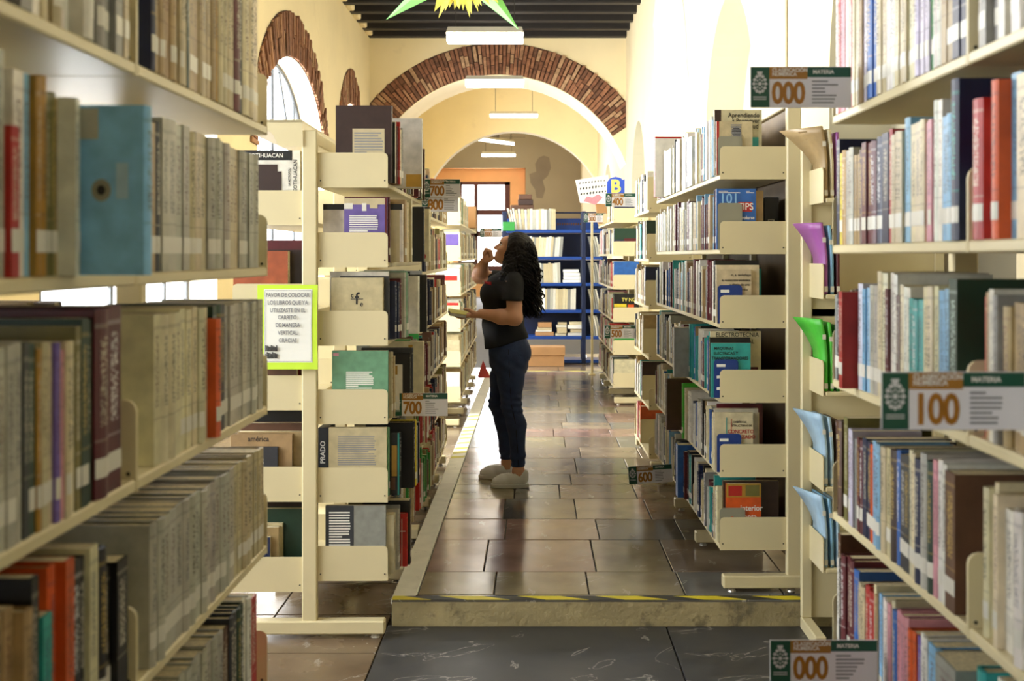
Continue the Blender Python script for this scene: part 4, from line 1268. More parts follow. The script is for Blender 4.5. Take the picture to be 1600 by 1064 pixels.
for k in range(6):
    s1 = {0: [('white', 8, 0.02, 0.25), ('navy', 1, 0.03, 0.24)], 1: [('white', 5, 0.02, 0.24), dict(c='maroon', t=0.06, h=0.25, d=0.18, out=0.004)], 3: [dict(c='blue', t=0.03, h=0.26, d=0.18), dict(c='teal', t=0.03, h=0.27, d=0.2, out=0.01), dict(c='grey', t=0.06, h=0.25, d=0.2, out=0.085, label='grey folder jutting out beside the blue books, fourth shelf', force=True, tagged=False)],
          4: [('white', 3, 0.03, 0.25), dict(c='cream', t=0.04, h=0.26, d=0.19, out=0.02), dict(c='lime green', t=0.03, h=0.28, d=0.2, out=0.03, label='lime green book jutting out near the 600 sign', force=True), dict(c='brown', t=0.05, h=0.27, d=0.2, out=0.075, u=0.45, tagged=False)],
          5: [('black', 1, 0.03, 0.25), ('teal', 2, 0.03, 0.24), ('charcoal', 2, 0.03, 0.25), dict(c='maroon', t=0.04, h=0.24, d=0.2, out=0.02), dict(c='blue', t=0.08, h=0.27, d=0.2, out=0.05, label='large bright blue box file beside the 600 sign', force=True, tagged=False)]}.get(k, [])
    fill(R2, 1, k, s1, R2W if k < 2 else R2M, hr=R2X[k], outr=(-0.01, 0.008))
    fill(R2, 2, k, [('white', 10, 0.024, 0.26), ('cream', 3, 0.025, 0.27), dict(c='red', t=0.05, h=0.36, d=0.25, out=0.06, u=0.35, label='tall white volume with red boards on the top right shelf', force=True, tagged=False, extra=[('panel', 0.0, 0.0, 0.75, 0.97, 'white')])] if k == 0 else (), R2W if k < 2 else R2M, hr=R2X[k], outr=(-0.01, 0.012))
# ---- narrow case and the one under the 400 sign -----------------------------
for k in range(6):
    ue = (0.07, 0.12, 0.2, 0.35, 0.42, 0.55)[k]
    bookend(R3, 0, k, ue, 'bookend_cream', 'cream bookend on the %s shelf of the narrow right case' % ('top', 'second', 'third', 'fourth', 'fifth', 'bottom')[k], w=0.12, h=0.17 if k else 0.22, out=0.004)
    fill(R3, 0, k, [dict(c=('white', 'dark green', 'navy', 'tan', 'dark brown', 'orange')[k], t=0.04, h=0.26, d=0.2, out=0.002)], ['white', 'cream', 'white', 'teal', 'tan', 'beige', 'charcoal'] if k < 5 else ['pink', 'orange', 'cream', 'tan'], u0=ue + 0.012, hr=(0.2, 0.27))
R4E = [('navy', 'blue and black'), ('navy', ''), ('blue', ''), ('black', ''), ('green', ''), ('cream', '')]
for k in range(6):
    ex = {1: [('panel', 0.0, 0.55, 1, 1, 'dark green'), ('panel', 0.4, 0.0, 1, 0.6, 'maroon')], 2: [('panel', 0.1, 0.0, 0.55, 0.45, 'tan')], 3: [('text', 0.6, 0.78, 'TV NO', 0.05, 'paper_yellow'), ('panel', 0.0, 0.5, 0.5, 0.62, 'yellow'), ('panel', 0.55, 0.3, 0.8, 0.6, 'orange')]}.get(k, [])
    fill(R4, 0, k, [dict(c=R4E[k][0], t=0.03, h=0.2 if k in (0, 4) else 0.25, d=0.24, out=-0.01, extra=ex, tagged=False, force=k in (1, 2, 3), label={1: 'dark green and maroon book, second shelf under the 400 sign', 2: 'blue book with tan square, third shelf under the 400 sign', 3: 'black book reading TV NO above the 500 sign'}.get(k))],
         ['cream', 'white', 'tan', 'red', 'beige', 'navy', 'pale grey', 'dark green'], hr=(0.2, 0.26))
    for j in ((1, 2) if k else ()):
        fill(R4, j, k, (), ['cream', 'white', 'tan', 'pink', 'beige', 'navy', 'pale grey', 'brown'])


# ---- building the books -------------------------------------------------------
mat('sign_lb', '8fc4ee', 0.4)
for cname, hx in COLS.items():
    mat('ink_' + cname.replace(' ', '_'), hx, 0.45, var=0.1, scale=30)


def book_geo(b, mb, origin, which):
    """which: cover / pages / label; coordinates relative to origin"""
    U, V, Z = b['U'], b['V'], Vector((0, 0, 1))
    t, h, d = b['t'], b['h'], b['d']
    O = b['O'] - origin
    G = lambda a, c, z: O + U * a + V * c + Z * z
    soft = b['soft']
    bul = 0.0 if soft else min(0.006, t * 0.16)
    n = 1 if soft else 4
    cth = 0.001 if soft else 0.0028
    rec = 0.0004 if soft else 0.004
    A = [t * i / n for i in range(n + 1)]
    B = [-bul * math.sin(math.pi * i / n) for i in range(n + 1)]
    col, ink = b['col'], b['ink']
    if which == 'cover':
        for i in range(n):
            u0, u1 = i / n, (i + 1) / n
            mb.poly([G(A[i], B[i], 0), G(A[i + 1], B[i + 1], 0), G(A[i + 1], B[i + 1], h), G(A[i], B[i], h)], 0, col, ink, [(u0, 0), (u1, 0), (u1, 1), (u0, 1)])
        for z in (0, h):
            mb.poly([G(A[i], B[i], z) for i in range(n + 1)] + [G(t, 0.004, z), G(0, 0.004, z)], 0, col, ink)
            for a0, a1 in ((0, cth), (t - cth, t)):
                mb.poly([G(a0, 0.004, z), G(a1, 0.004, z), G(a1, d, z), G(a0, d, z)], 0, col, ink)
        for a0, a1 in ((0, cth), (t - cth, t)):
            mb.poly([G(a0, d, 0), G(a1, d, 0), G(a1, d, h), G(a0, d, h)], 0, col, ink)
        mb.poly([G(0, 0, 0), G(0, d, 0), G(0, d, h), G(0, 0, h)], 0, col, ink)
        mb.poly([G(t, 0, 0), G(t, d, 0), G(t, d, h), G(t, 0, h)], 0, col, ink)
    elif which == 'pages':
        a0, a1, c0, c1, z0, z1 = cth, t - cth, 0.002, d - rec, rec, h - rec
        mb.poly([G(a0, c0, z1), G(a1, c0, z1), G(a1, c1, z1), G(a0, c1, z1)], 1)
        mb.poly([G(a0, c0, z0), G(a1, c0, z0), G(a1, c1, z0), G(a0, c1, z0)], 1)
        mb.poly([G(a0, c1, z0), G(a1, c1, z0), G(a1, c1, z1), G(a0, c1, z1)], 1)
    else:
        z0 = 0.03 if h < 0.3 else 0.035
        z1 = z0 + 0.028
        e = 0.0008
        for i in range(n):
            mb.poly([G(A[i], B[i] - e, z0), G(A[i + 1], B[i + 1] - e, z0), G(A[i + 1], B[i + 1] - e, z1), G(A[i], B[i] - e, z1)], 2)


def cover_art(b, o):
    """printed panels and lettering on the board that faces the viewer (the near one, -U)"""
    U, V, t, h, d = b['U'], b['V'], b['t'], b['h'], b['d']
    W = Vector((1, 0, 0))
    right = V if V.x > 0 else -V          # seen from the camera, x grows to the right
    org = Vector((0, 0, 0)) if V.x > 0 else V * d   # left edge as seen
    Z = Vector((0, 0, 1))
    yaw = math.atan2(right.y, right.x)
    for k, ex in enumerate(b['extra']):
        lift = -U * (0.0006 + 0.0004 * k)
        if ex[0] == 'panel':
            _, x0, y0, x1, y1, c = ex
            q = [org + right * (x * d) + Z * (y * h) + lift for x, y in ((x0, y0), (x1, y0), (x1, y1), (x0, y1))]
            MB().prism(q, -U * 0.0002).build('cover_panel', 'ink_' + c.replace(' ', '_'), o)
        elif ex[0] == 'lines':
            _, x0, y0, x1, y1, m, n = ex
            mb = MB()
            rr = random.Random(n)
            for i in range(n):
                y = y1 - (y1 - y0) * (i + 0.5) / n
                xe = x1 - (x1 - x0) * (rr.random() * 0.08 if rr.random() < 0.8 else rr.random() * 0.6)
                hh = (y1 - y0) / n * 0.26
                mb.poly([org + right * (x * d) + Z * (yy * h) + lift for x, yy in ((x0, y - hh), (xe, y - hh), (xe, y + hh), (x0, y + hh))])
            tag(mb.build('text_block', m, o), kind='stuff')
        elif ex[0] == 'dot':
            _, x, y, r, m = ex
            c = org + right * (x * d) + Z * (y * h) + lift
            dd = MB()
            dd.poly([c + right * (r * math.cos(a)) + Z * (r * 1.15 * math.sin(a)) for a in [i * 0.524 for i in range(12)]])
            dd.build('emblem', m, o)
        else:
            _, x, y, body, size, m = ex
            c = org + right * (x * d) + Z * (y * h) + lift
            rot = (math.pi / 2, 0, yaw) if ex[0] == 'text' else (math.pi / 2, -math.pi / 2 if b['case'].side < 0 else math.pi / 2, yaw)
            text('lettering', body, size, m, o, c, rot, bold=size * 0.012, sx=0.92)


def in_view(b):
    p = b['O'] + b['U'] * (b['t'] / 2) + Vector((0, 0, b['h'] / 2))
    if p.y < 0.3:
        return 0
    s = F / p.y
    x, y = CX + p.x * s, CY - (p.z - CAMZ) * s
    if not (-5 < x < 1605 and -60 < y < 1100):
        return 0
    if b['face'] < 0:
        return 0.3
    vis = b['t'] * b['h'] * s * s * abs(p.x) / p.y
    if b.get('end') and b['bay'] == 0:
        vis += b['d'] * b['h'] * s * s * 0.5
    return vis + max(0, b['out']) * b['h'] * s * s * 0.6


for b in BOOKS:
    b['area'] = in_view(b) + (1e6 if b['force'] else 0)
rank = sorted(range(len(BOOKS)), key=lambda i: -BOOKS[i]['area'])
single = set(i for i in rank[:300] if BOOKS[i]['area'] > 0)
rest = MB()
SHELF_W = ('top', 'second', 'third', 'fourth', 'fifth', 'bottom')
for i, b in enumerate(BOOKS):
    if i in single:
        o3 = b['O'] + Vector((0, 0, 0))
        mb = MB()
        book_geo(b, mb, o3, 'cover')
        o = mb.build('book', ['book_cover', 'pages', 'label_white'], None, o3)
        mb = MB()
        book_geo(b, mb, o3, 'pages')
        me = mb
        me.m = [0] * len(me.m)
        me.build('page_block', 'pages', o)
        if b['tag']:
            mb = MB()
            book_geo(b, mb, o3, 'label')
            mb.m = [0] * len(mb.m)
            mb.build('spine_label', 'label_white', o)
        if b['extra']:
            cover_art(b, o)
        if b['label']:
            lab = b['label']
        else:
            size = 'thin' if b['t'] < 0.02 else ('thick' if b['t'] > 0.036 else 'upright')
            if b['face'] < 0:
                lab = '%s %s book, %s along, %s shelf, back side of %s' % (size, b['c'], ordinal(b['num']), SHELF_W[b['shelf']], b['case'].phrase)
            else:
                bay = ('near', 'far')[b['bay']] if b['case'].bays == 2 else ('near', 'middle', 'far', 'farther', 'farthest')[b['bay']]
                lab = '%s %s book, %s from %s end, %s shelf, %s bay, %s' % (size, b['c'], ordinal(b['num']), b['order'], SHELF_W[b['shelf']], bay, b['case'].phrase)
        tag(o, lab, 'book', 'books standing on the library shelves')
    else:
        for wh in ('cover', 'pages', 'label'):
            if wh == 'label' and not b['tag']:
                continue
            book_geo(b, rest, Vector((0, 0, 0)), wh)
ro = rest.build('books', ['book_cover', 'pages', 'label_white'])
tag(ro, 'remaining rows of small distant books filling the shelves', 'books', kind='stuff')
print('BOOKS', len(BOOKS), 'single', len(single), 'min area', BOOKS[rank[299]]['area'])


# ------------------------------------------------------------------ the woman
def surface(f, org, h):
    """naive surface nets: zero level of the sampled field f (negative inside)"""
    s = f < 0
    nx, ny, nz = f.shape
    cells = np.zeros((nx - 1, ny - 1, nz - 1), bool)
    cnt = np.zeros(cells.shape, np.int8)
    for i in (0, 1):
        for j in (0, 1):
            for k in (0, 1):
                cnt += s[i:nx - 1 + i, j:ny - 1 + j, k:nz - 1 + k]
    cells = (cnt > 0) & (cnt < 8)
    idx = np.argwhere(cells)
    acc = np.zeros((len(idx), 3))
    num = np.zeros(len(idx))
    cor = [(i, j, k) for i in (0, 1) for j in (0, 1) for k in (0, 1)]
    val = {c: f[idx[:, 0] + c[0], idx[:, 1] + c[1], idx[:, 2] + c[2]] for c in cor}
    for a in cor:
        for ax in range(3):
            if a[ax]:
                continue
            b = list(a)
            b[ax] = 1
            b = tuple(b)
            va, vb = val[a], val[b]
            m = (va < 0) != (vb < 0)
            t = np.where(m, va / np.where(m, va - vb, 1), 0)
            p = np.array(a, float)[None, :].repeat(len(idx), 0)
            p[:, ax] += t
            acc[m] += p[m]
            num[m] += 1
    verts = np.array(org) + h * (idx + acc / num[:, None])
    vid = -np.ones(cells.shape, np.int64)
    vid[cells] = np.arange(len(idx))
    faces = []
    for ax in range(3):
        o1, o2 = [(1, 2), (2, 0), (0, 1)][ax]
        sl0 = [slice(None)] * 3
        sl1 = [slice(None)] * 3
        sl0[ax] = slice(0, -1)
        sl1[ax] = slice(1, None)
        d = s[tuple(sl0)].astype(np.int8) - s[tuple(sl1)].astype(np.int8)
        e = np.argwhere(d != 0)
        e = e[(e[:, o1] > 0) & (e[:, o2] > 0) & (e[:, o1] < f.shape[o1] - 1) & (e[:, o2] < f.shape[o2] - 1)]
        sg = d[e[:, 0], e[:, 1], e[:, 2]]
        q = []
        for a, b in ((0, 0), (-1, 0), (-1, -1), (0, -1)):
            c = e.copy()
            c[:, o1] += a
            c[:, o2] += b
            q.append(vid[c[:, 0], c[:, 1], c[:, 2]])
        q = np.stack(q, 1)
        q[sg < 0] = q[sg < 0][:, ::-1]
        faces.append(q)
    return verts, np.concatenate(faces)


class Field:
    def __init__(self, lo, hi, h):
        self.lo, self.h = np.array(lo, float), h
        n = [int(math.ceil((b - a) / h)) + 1 for a, b in zip(lo, hi)]
        ax = [lo[i] + h * np.arange(n[i]) for i in range(3)]
        self.X, self.Y, self.Z = [a.astype(np.float32) for a in np.meshgrid(*ax, indexing='ij')]
        self.f = np.full(self.X.shape, 1e3, np.float32)

    def smin(self, d, k):
        if k <= 0:
            self.f = np.minimum(self.f, d)
        else:
            q = np.clip(k - np.abs(self.f - d), 0, None) / k
            self.f = np.minimum(self.f, d) - q * q * k * 0.25
        return self

    def cap(self, a, ra, b, rb, k=0.02):
        return self.smin(self.dcap(a, ra, b, rb), k)

    def dcap(self, a, ra, b, rb):
        a, b = np.array(a, float), np.array(b, float)
        v = b - a
        L = float(v @ v) + 1e-12
        px, py, pz = self.X - a[0], self.Y - a[1], self.Z - a[2]
        t = np.clip((px * v[0] + py * v[1] + pz * v[2]) / L, 0, 1)
        d = np.sqrt((px - t * v[0]) ** 2 + (py - t * v[1]) ** 2 + (pz - t * v[2]) ** 2)
        return d - (ra + (rb - ra) * t)

    def chain(self, pts, k=0.02):
        for (a, ra), (b, rb) in zip(pts, pts[1:]):
            self.cap(a, ra, b, rb, k)
        return self

    def dell(self, c, r, axes=None):
        p = [self.X - c[0], self.Y - c[1], self.Z - c[2]]
        if axes is not None:
            p = [p[0] * a[0] + p[1] * a[1] + p[2] * a[2] for a in axes]
        q = np.sqrt((p[0] / r[0]) ** 2 + (p[1] / r[1]) ** 2 + (p[2] / r[2]) ** 2)
        g = np.sqrt((p[0] / r[0] ** 2) ** 2 + (p[1] / r[1] ** 2) ** 2 + (p[2] / r[2] ** 2) ** 2) + 1e-9
        return q * (q - 1) / g

    def ell(self, c, r, k=0.02, axes=None):
        return self.smin(self.dell(c, r, axes), k)

    def cut(self, d, k=0.0):
        if k <= 0:
            self.f = np.maximum(self.f, -d)
        else:
            q = np.clip(k - np.abs(self.f + d), 0, None) / k
            self.f = np.maximum(self.f, -d) + q * q * k * 0.25
        return self

    def keep(self, d):
        self.f = np.maximum(self.f, d)
        return self

    def column(self, st, k=0.02):
        """stack of elliptical sections (z, xc, yc, rx, ry)"""
        st = sorted(st)
        z = [s[0] for s in st]
        g = lambda i: np.interp(self.Z, z, [s[i] for s in st]).astype(np.float32)
        xc, yc, rx, ry = g(1), g(2), g(3), g(4)
        q = np.sqrt(((self.X - xc) / rx) ** 2 + ((self.Y - yc) / ry) ** 2)
        d = (q - 1) * np.minimum(rx, ry)
        d = np.maximum(d, np.maximum(z[0] - self.Z, self.Z - z[-1]))
        return self.smin(d, k)

    def build(self, name, mats, parent, post=None):
        v, fc = surface(self.f, self.lo, self.h)
        if post is not None:
            v = post(v)
        me = bpy.data.meshes.new(name)
        me.from_pydata(v.tolist(), [], fc.tolist())
        me.materials.append(MATS[mats])
        me.polygons.foreach_set('use_smooth', [True] * len(me.polygons))
        me.update()
        o = bpy.data.objects.new(name, me)
        link(o, parent)
        return o


W = empty('person', ((790 - CX) / 246.5, 7.63, PLAT))
tag(W, 'dark-haired person in black polo shirt and jeans looking up at the shelves, hand at chin', 'person')
ca, sa = math.cos(0.36), math.sin(0.36)
HF, HU, HY = np.array((-ca, 0, sa)), np.array((sa, 0, ca)), np.array((0, 1.0, 0))
HC = np.array((0.045, 0.0, 1.475))
hp = lambda f, y, u: HC + HF * f + HY * y + HU * u
HAX = (HF, HY, HU)

# body: head, neck, trunk, arms with hands, legs down to the ankles, one surface
B = Field((-0.36, -0.34, 0.06), (0.24, 0.42, 1.60), 0.0046)
B.ell(hp(-0.008, 0, 0.014), (0.094, 0.074, 0.092), 0, HAX)
B.ell(hp(0.03, 0, -0.045), (0.062, 0.056, 0.062), 0.03, HAX)
B.ell(hp(0.066, 0, -0.082), (0.026, 0.028, 0.02), 0.025, HAX)
B.ell(hp(0.062, 0, 0.035), (0.035, 0.05, 0.03), 0.02, HAX)          # brow
for s in (-1, 1):
    B.ell(hp(0.062, s * 0.035, -0.02), (0.024, 0.024, 0.024), 0.02, HAX)   # cheeks
    B.cut(B.dell(hp(0.094, s * 0.03, 0.008), (0.014, 0.017, 0.010), HAX), 0.012)
B.cap(hp(0.084, 0, 0.012), 0.009, hp(0.108, 0, -0.022), 0.012, 0.012)
for s in (-1, 1):
    B.ell(hp(0.095, s * 0.011, -0.026), (0.010, 0.008, 0.007), 0.006, HAX)
B.ell(hp(0.086, 0, -0.050), (0.012, 0.022, 0.007), 0.006, HAX)
B.ell(hp(0.083, 0, -0.063), (0.012, 0.019, 0.007), 0.006, HAX)
B.cap((0.055, 0, 1.43), 0.052, (0.07, 0, 1.30), 0.056, 0.03)
B.column([(0.80, 0.012, 0, 0.11, 0.15), (0.95, -0.002, 0, 0.12, 0.16), (1.10, -0.016, 0, 0.115, 0.15), (1.20, -0.014, 0, 0.12, 0.16), (1.27, 0.0, 0, 0.10, 0.15), (1.33, 0.04, 0, 0.06, 0.09)], 0.04)
B.ell((0.05, -0.165, 1.27), (0.055, 0.05, 0.05), 0.04)
B.ell((0.0, 0.165, 1.27), (0.055, 0.05, 0.05), 0.04)
# near (left) arm, bent, carrying a book
B.chain([((0.055, -0.175, 1.26), 0.053), ((0.062, -0.235, 1.06), 0.046)], 0.03)
B.chain([((0.06, -0.235, 1.06), 0.046), ((-0.02, -0.225, 1.066), 0.045), ((-0.145, -0.18, 1.083), 0.029)], 0.025)
B.ell((-0.195, -0.16, 1.073), (0.052, 0.038, 0.02), 0.02)
for i in range(4):
    y = -0.188 + i * 0.0215
    L = (0.9, 1.0, 0.97, 0.8)[i]
    B.chain([((-0.225, y, 1.068), 0.0098), ((-0.225 - 0.045 * L, y + 0.015, 1.058), 0.0092), ((-0.225 - 0.07 * L, y + 0.032, 1.060), 0.0085), ((-0.225 - 0.086 * L, y + 0.045, 1.066), 0.0075)], 0.006)
B.chain([((-0.175, -0.19, 1.083), 0.0125), ((-0.215, -0.202, 1.103), 0.0105), ((-0.25, -0.188, 1.112), 0.009)], 0.008)
# far (right) arm raised to the chin
B.chain([((0.0, 0.175, 1.265), 0.053), ((-0.175, 0.27, 1.31), 0.047)], 0.03)
B.chain([((-0.18, 0.27, 1.312), 0.048), ((-0.166, 0.19, 1.345), 0.045), ((-0.138, 0.085, 1.402), 0.030)], 0.025)
B.ell((-0.118, 0.038, 1.432), (0.030, 0.046, 0.036), 0.018)
for i in range(4):
    y = 0.066 - i * 0.0225
    L = (0.85, 0.97, 1.0, 0.92)[i]
    B.chain([((-0.136, y, 1.455), 0.0125), ((-0.124, y - 0.006, 1.455 + 0.026 * L), 0.0118), ((-0.096, y - 0.010, 1.452 + 0.018 * L), 0.0108), ((-0.089, y - 0.010, 1.440), 0.0095)], 0.004)
B.chain([((-0.122, -0.002, 1.412), 0.0145), ((-0.098, -0.014, 1.416), 0.012), ((-0.078, -0.012, 1.428), 0.0102)], 0.008)
# legs
NL = [((0.03, -0.085, 0.80), 0.08), ((0.038, -0.105, 0.50), 0.046), ((0.07, -0.12, 0.38), 0.043), ((0.081, -0.131, 0.2), 0.028), ((0.083, -0.136, 0.1), 0.033), ((0.085, -0.138, 0.065), 0.036)]
FL = [((0.0, 0.085, 0.80), 0.08), ((-0.05, 0.115, 0.49), 0.046), ((-0.018, 0.135, 0.37), 0.042), ((0.0, 0.155, 0.2), 0.027), ((0.003, 0.163, 0.1), 0.031), ((0.004, 0.165, 0.065), 0.035)]
B.chain(NL, 0.03)
B.chain(FL, 0.03)
body = B.build('body', 'skin', W)

# eyes, brows, lips
for s in (-1, 1):
    e = Field(hp(0.078, s * 0.03, 0.008) - 0.02, hp(0.078, s * 0.03, 0.008) + 0.02, 0.002)
    e.ell(hp(0.078, s * 0.03, 0.006), (0.0115, 0.0125, 0.0085), 0, HAX)
    eo = e.build('eye', 'eye_white', W)
    e = Field(hp(0.084, s * 0.03, 0.006) - 0.014, hp(0.084, s * 0.03, 0.006) + 0.014, 0.0016)
    e.ell(hp(0.0845, s * 0.031, 0.005), (0.0062, 0.0062, 0.0062), 0, HAX)
    e.build('iris', 'eye_dark', eo)
    MB().tube([tuple(hp(0.0905 - abs(y - 0.024) * 0.45, s * y, 0.021 - abs(y - 0.03) * 0.2)) for y in (0.014, 0.024, 0.034, 0.046)], [0.002, 0.0036, 0.0034, 0.0015], 6).build('eyebrow', 'hair', W)
    MB().tube([tuple(hp(0.0885 - abs(y - 0.03) * 0.4, s * y, 0.0115)) for y in (0.018, 0.026, 0.034, 0.042)], [0.001, 0.0018, 0.0018, 0.001], 5).build('eyelashes', 'hair', W)
e = Field(hp(0.088, 0, -0.057) - 0.035, hp(0.088, 0, -0.057) + 0.035, 0.0022)
e.ell(hp(0.0885, 0, -0.0505), (0.0118, 0.0205, 0.0058), 0, HAX)
e.ell(hp(0.0855, 0, -0.0625), (0.0118, 0.0180, 0.0062), 0.003, HAX)
e.build('lips', 'lips', W)

# polo shirt
T = Field((-0.24, -0.31, 0.82), (0.20, 0.31, 1.42), 0.005)
T.column([(0.835, 0.012, 0, 0.136, 0.182), (0.89, 0.008, 0, 0.143, 0.186), (0.95, -0.002, 0, 0.143, 0.185), (1.0, -0.014, 0, 0.135, 0.176), (1.10, -0.016, 0, 0.130, 0.168), (1.20, -0.012, 0, 0.130, 0.178), (1.26, -0.006, 0, 0.132, 0.175), (1.31, 0.014, 0, 0.110, 0.14), (1.355, 0.05, 0, 0.07, 0.085)], 0)
for s in (-1, 1):
    T.ell((-0.085, s * 0.075, 1.20), (0.075, 0.075, 0.075), 0.04)
T.cap((0.055, -0.16, 1.285), 0.062, (0.052, -0.218, 1.165), 0.064, 0.05)
T.cap((0.0, 0.16, 1.28), 0.062, (-0.095, 0.228, 1.29), 0.062, 0.05)
# sleeve ends and hem are cut flat; folds
T.cut(np.maximum(1.165 - T.Z + 0 * T.X, 0) * 0 + np.maximum(T.Z - 1.166, T.Y + 0.172), 0.0)
T.cut(np.maximum(T.X + 0.085 + (T.Z - 1.29) * 0.2, 0.17 - T.Y), 0.0)
hem = 0.878 - 0.19 * (T.X + 0.0)
T.keep((0.853 + 0.27 * (T.X + 0.13)) - T.Z)
T.f += (0.0035 * np.sin(38 * T.Z + 14 * T.X + 3 * np.sin(9 * T.Y)) * np.clip((1.2 - T.Z) * 4, 0, 1)).astype(np.float32)
T.f += (0.0025 * np.sin(55 * (T.Z + 0.8 * T.X)) * np.clip((T.Z - 1.12) * 5, 0, 1)).astype(np.float32)
T.build('polo_shirt', 'shirt_black', W)
# collar and chest emblem
c = MB()
n = 20
prof = [(0.068, 0.085, 1.335), (0.064, 0.078, 1.375), (0.076, 0.092, 1.345)]
vs, fs = [], []
for k in range(n):
    a = 2 * math.pi * k / n
    for rx, ry, z in prof:
        vs.append((0.055 + rx * math.cos(a), ry * math.sin(a), z + 0.035 * math.cos(a) * 0.8))
for k in range(n):
    j = (k + 1) % n
    for p in (0, 1):
        fs.append((k * 3 + p, j * 3 + p, j * 3 + p + 1, k * 3 + p + 1))
c.mesh(vs, fs)
c.build('collar', 'shirt_black', W, smooth=True)
for (px0, px1, py0, py1, m, dx) in ((759, 769, 442, 447, 'red_patch', 0.0), (757, 759.5, 441, 443.5, 'print_white', 0.0)):
    x0, x1 = (px0 - 790) / 246.5, (px1 - 790) / 246.5
    z0, z1 = (757 - py1) / 246.5, (757 - py0) / 246.5
    q = []
    for x, z in ((x0, z0 + 0.008), (x1, z0), (x1, z1), (x0, z1 + 0.008)):
        ix, iz = int(round((x - T.lo[0]) / T.h)), int(round((z - T.lo[2]) / T.h))
        y = T.lo[1] + T.h * int(np.argmax(T.f[ix, :, iz] < 0)) - 0.004      # nearest cloth there
        q.append((x, y, z))
    MB().prism(q, (0, -0.0015, 0)).build('chest_emblem', m, W)

# jeans
J = Field((-0.16, -0.25, 0.11), (0.21, 0.27, 0.94), 0.005)
J.column([(0.70, 0.022, 0, 0.112, 0.15), (0.76, 0.022, 0, 0.124, 0.172), (0.82, 0.024, 0, 0.132, 0.176), (0.87, 0.02, 0, 0.128, 0.172), (0.925, 0.01, 0, 0.122, 0.165)], 0)
grow = lambda ch, g: [(p, r + g) for p, r in ch]
J.ell((0.075, -0.075, 0.835), (0.088, 0.085, 0.085), 0.03)
J.ell((0.072, 0.075, 0.835), (0.085, 0.085, 0.085), 0.03)
J.chain([((0.03, -0.085, 0.79), 0.096), ((0.034, -0.095, 0.66), 0.08), ((0.038, -0.105, 0.50), 0.061), ((0.072, -0.12, 0.385), 0.058), ((0.080, -0.132, 0.20), 0.044), ((0.083, -0.135, 0.10), 0.041)], 0.025)
J.chain([((0.005, 0.085, 0.79), 0.094), ((-0.022, 0.1, 0.66), 0.077), ((-0.05, 0.115, 0.49), 0.060), ((-0.016, 0.135, 0.375), 0.056), ((0.0, 0.155, 0.20), 0.043), ((0.003, 0.162, 0.10), 0.040)], 0.025)
J.keep(0.128 - J.Z)
fold = 0.0035 * np.sin(150 * J.Z + 25 * J.X) * np.exp(-((J.Z - 0.50) / 0.07) ** 2) + 0.003 * np.sin(130 * J.Z - 20 * J.X) * np.exp(-((J.Z - 0.17) / 0.05) ** 2) + 0.0025 * np.sin(80 * J.Z + 60 * J.X) * np.exp(-((J.Z - 0.74) / 0.06) ** 2)
J.f += fold.astype(np.float32)
jo = J.build('jeans', 'denim', W)
# side seam and back pocket stitching
MB().tube([(0.022, -0.178, 0.86), (0.026, -0.183, 0.78), (0.03, -0.178, 0.68), (0.04, -0.170, 0.52), (0.066, -0.181, 0.40), (0.08, -0.178, 0.22), (0.083, -0.178, 0.14)], 0.0022, 5).build('side_seam', 'denim_dark', jo)


# shoes
def shoe(x_toe, x_heel, y, lab):
    L = x_heel - x_toe
    f = Field((x_toe - 0.02, y - 0.07, -0.005), (x_heel + 0.02, y + 0.07, 0.14), 0.0035)
    X = lambda t: x_toe + L * t
    f.chain([((X(0.14), y, 0.036), 0.026), ((X(0.32), y, 0.042), 0.036), ((X(0.6), y, 0.05), 0.035), ((X(0.85), y, 0.05), 0.031)], 0.03)
    f.cap((X(0.55), y, 0.075), 0.03, (X(0.86), y, 0.088), 0.028, 0.03)
    f.cut(np.maximum(np.sqrt(((f.X - X(0.74)) / 1.25) ** 2 + (f.Y - y) ** 2) - 0.03, 0.095 - f.Z), 0.006)
    f.keep(f.Z - (0.088 + 0.03 * np.clip((f.X - X(0.6)) / (0.4 * L), 0, 1)))
    f.keep(0.016 - f.Z)
    r = f.build('sneaker', 'shoe_white', W)
    s = MB()
    n = 28
    vs, fs = [], []
    for zz, gg in ((0.0, 0.0), (0.004, 0.004), (0.020, 0.004), (0.024, 0.0)):
        for k in range(n):
            a = 2 * math.pi * k / n
            cx = math.cos(a)
            w = 0.040 - 0.006 * cx + gg
            vs.append((X(0.5) + (L / 2 - 0.003 + gg) * cx, y + w * math.copysign(abs(math.sin(a)) ** 0.75, math.sin(a)) * (1 - 0.1 * (cx > 0.5)), zz))
    for q in range(3):
        for k in range(n):
            j = (k + 1) % n
            fs.append((q * n + k, q * n + j, (q + 1) * n + j, (q + 1) * n + k))
    fs.append(tuple(range(n - 1, -1, -1)))
    fs.append(tuple(range(3 * n, 4 * n)))
    s.mesh(vs, fs)
    s.build('sole', 'shoe_sole', r)
    for k in range(5):
        t = 0.30 + 0.055 * k
        z = 0.0775 + 0.0025 * k
        MB().tube([(X(t), y - 0.026, z - 0.014), (X(t) - 0.004, y, z + 0.003), (X(t), y + 0.026, z - 0.014)], 0.0035, 6).build('lace', 'shoe_sole', r)
    p = MB()
    p.prism([(X(0.60), y - 0.0375, 0.052), (X(0.64), y - 0.0375, 0.049), (X(0.7), y - 0.037, 0.05), (X(0.68), y - 0.037, 0.056), (X(0.63), y - 0.0375, 0.057)], (0, -0.0012, 0))
    p.build('emblem', 'sign_green', r)
    return r


shoe(-0.09, 0.150, -0.14, '')
shoe(-0.18, 0.062, 0.168, '')

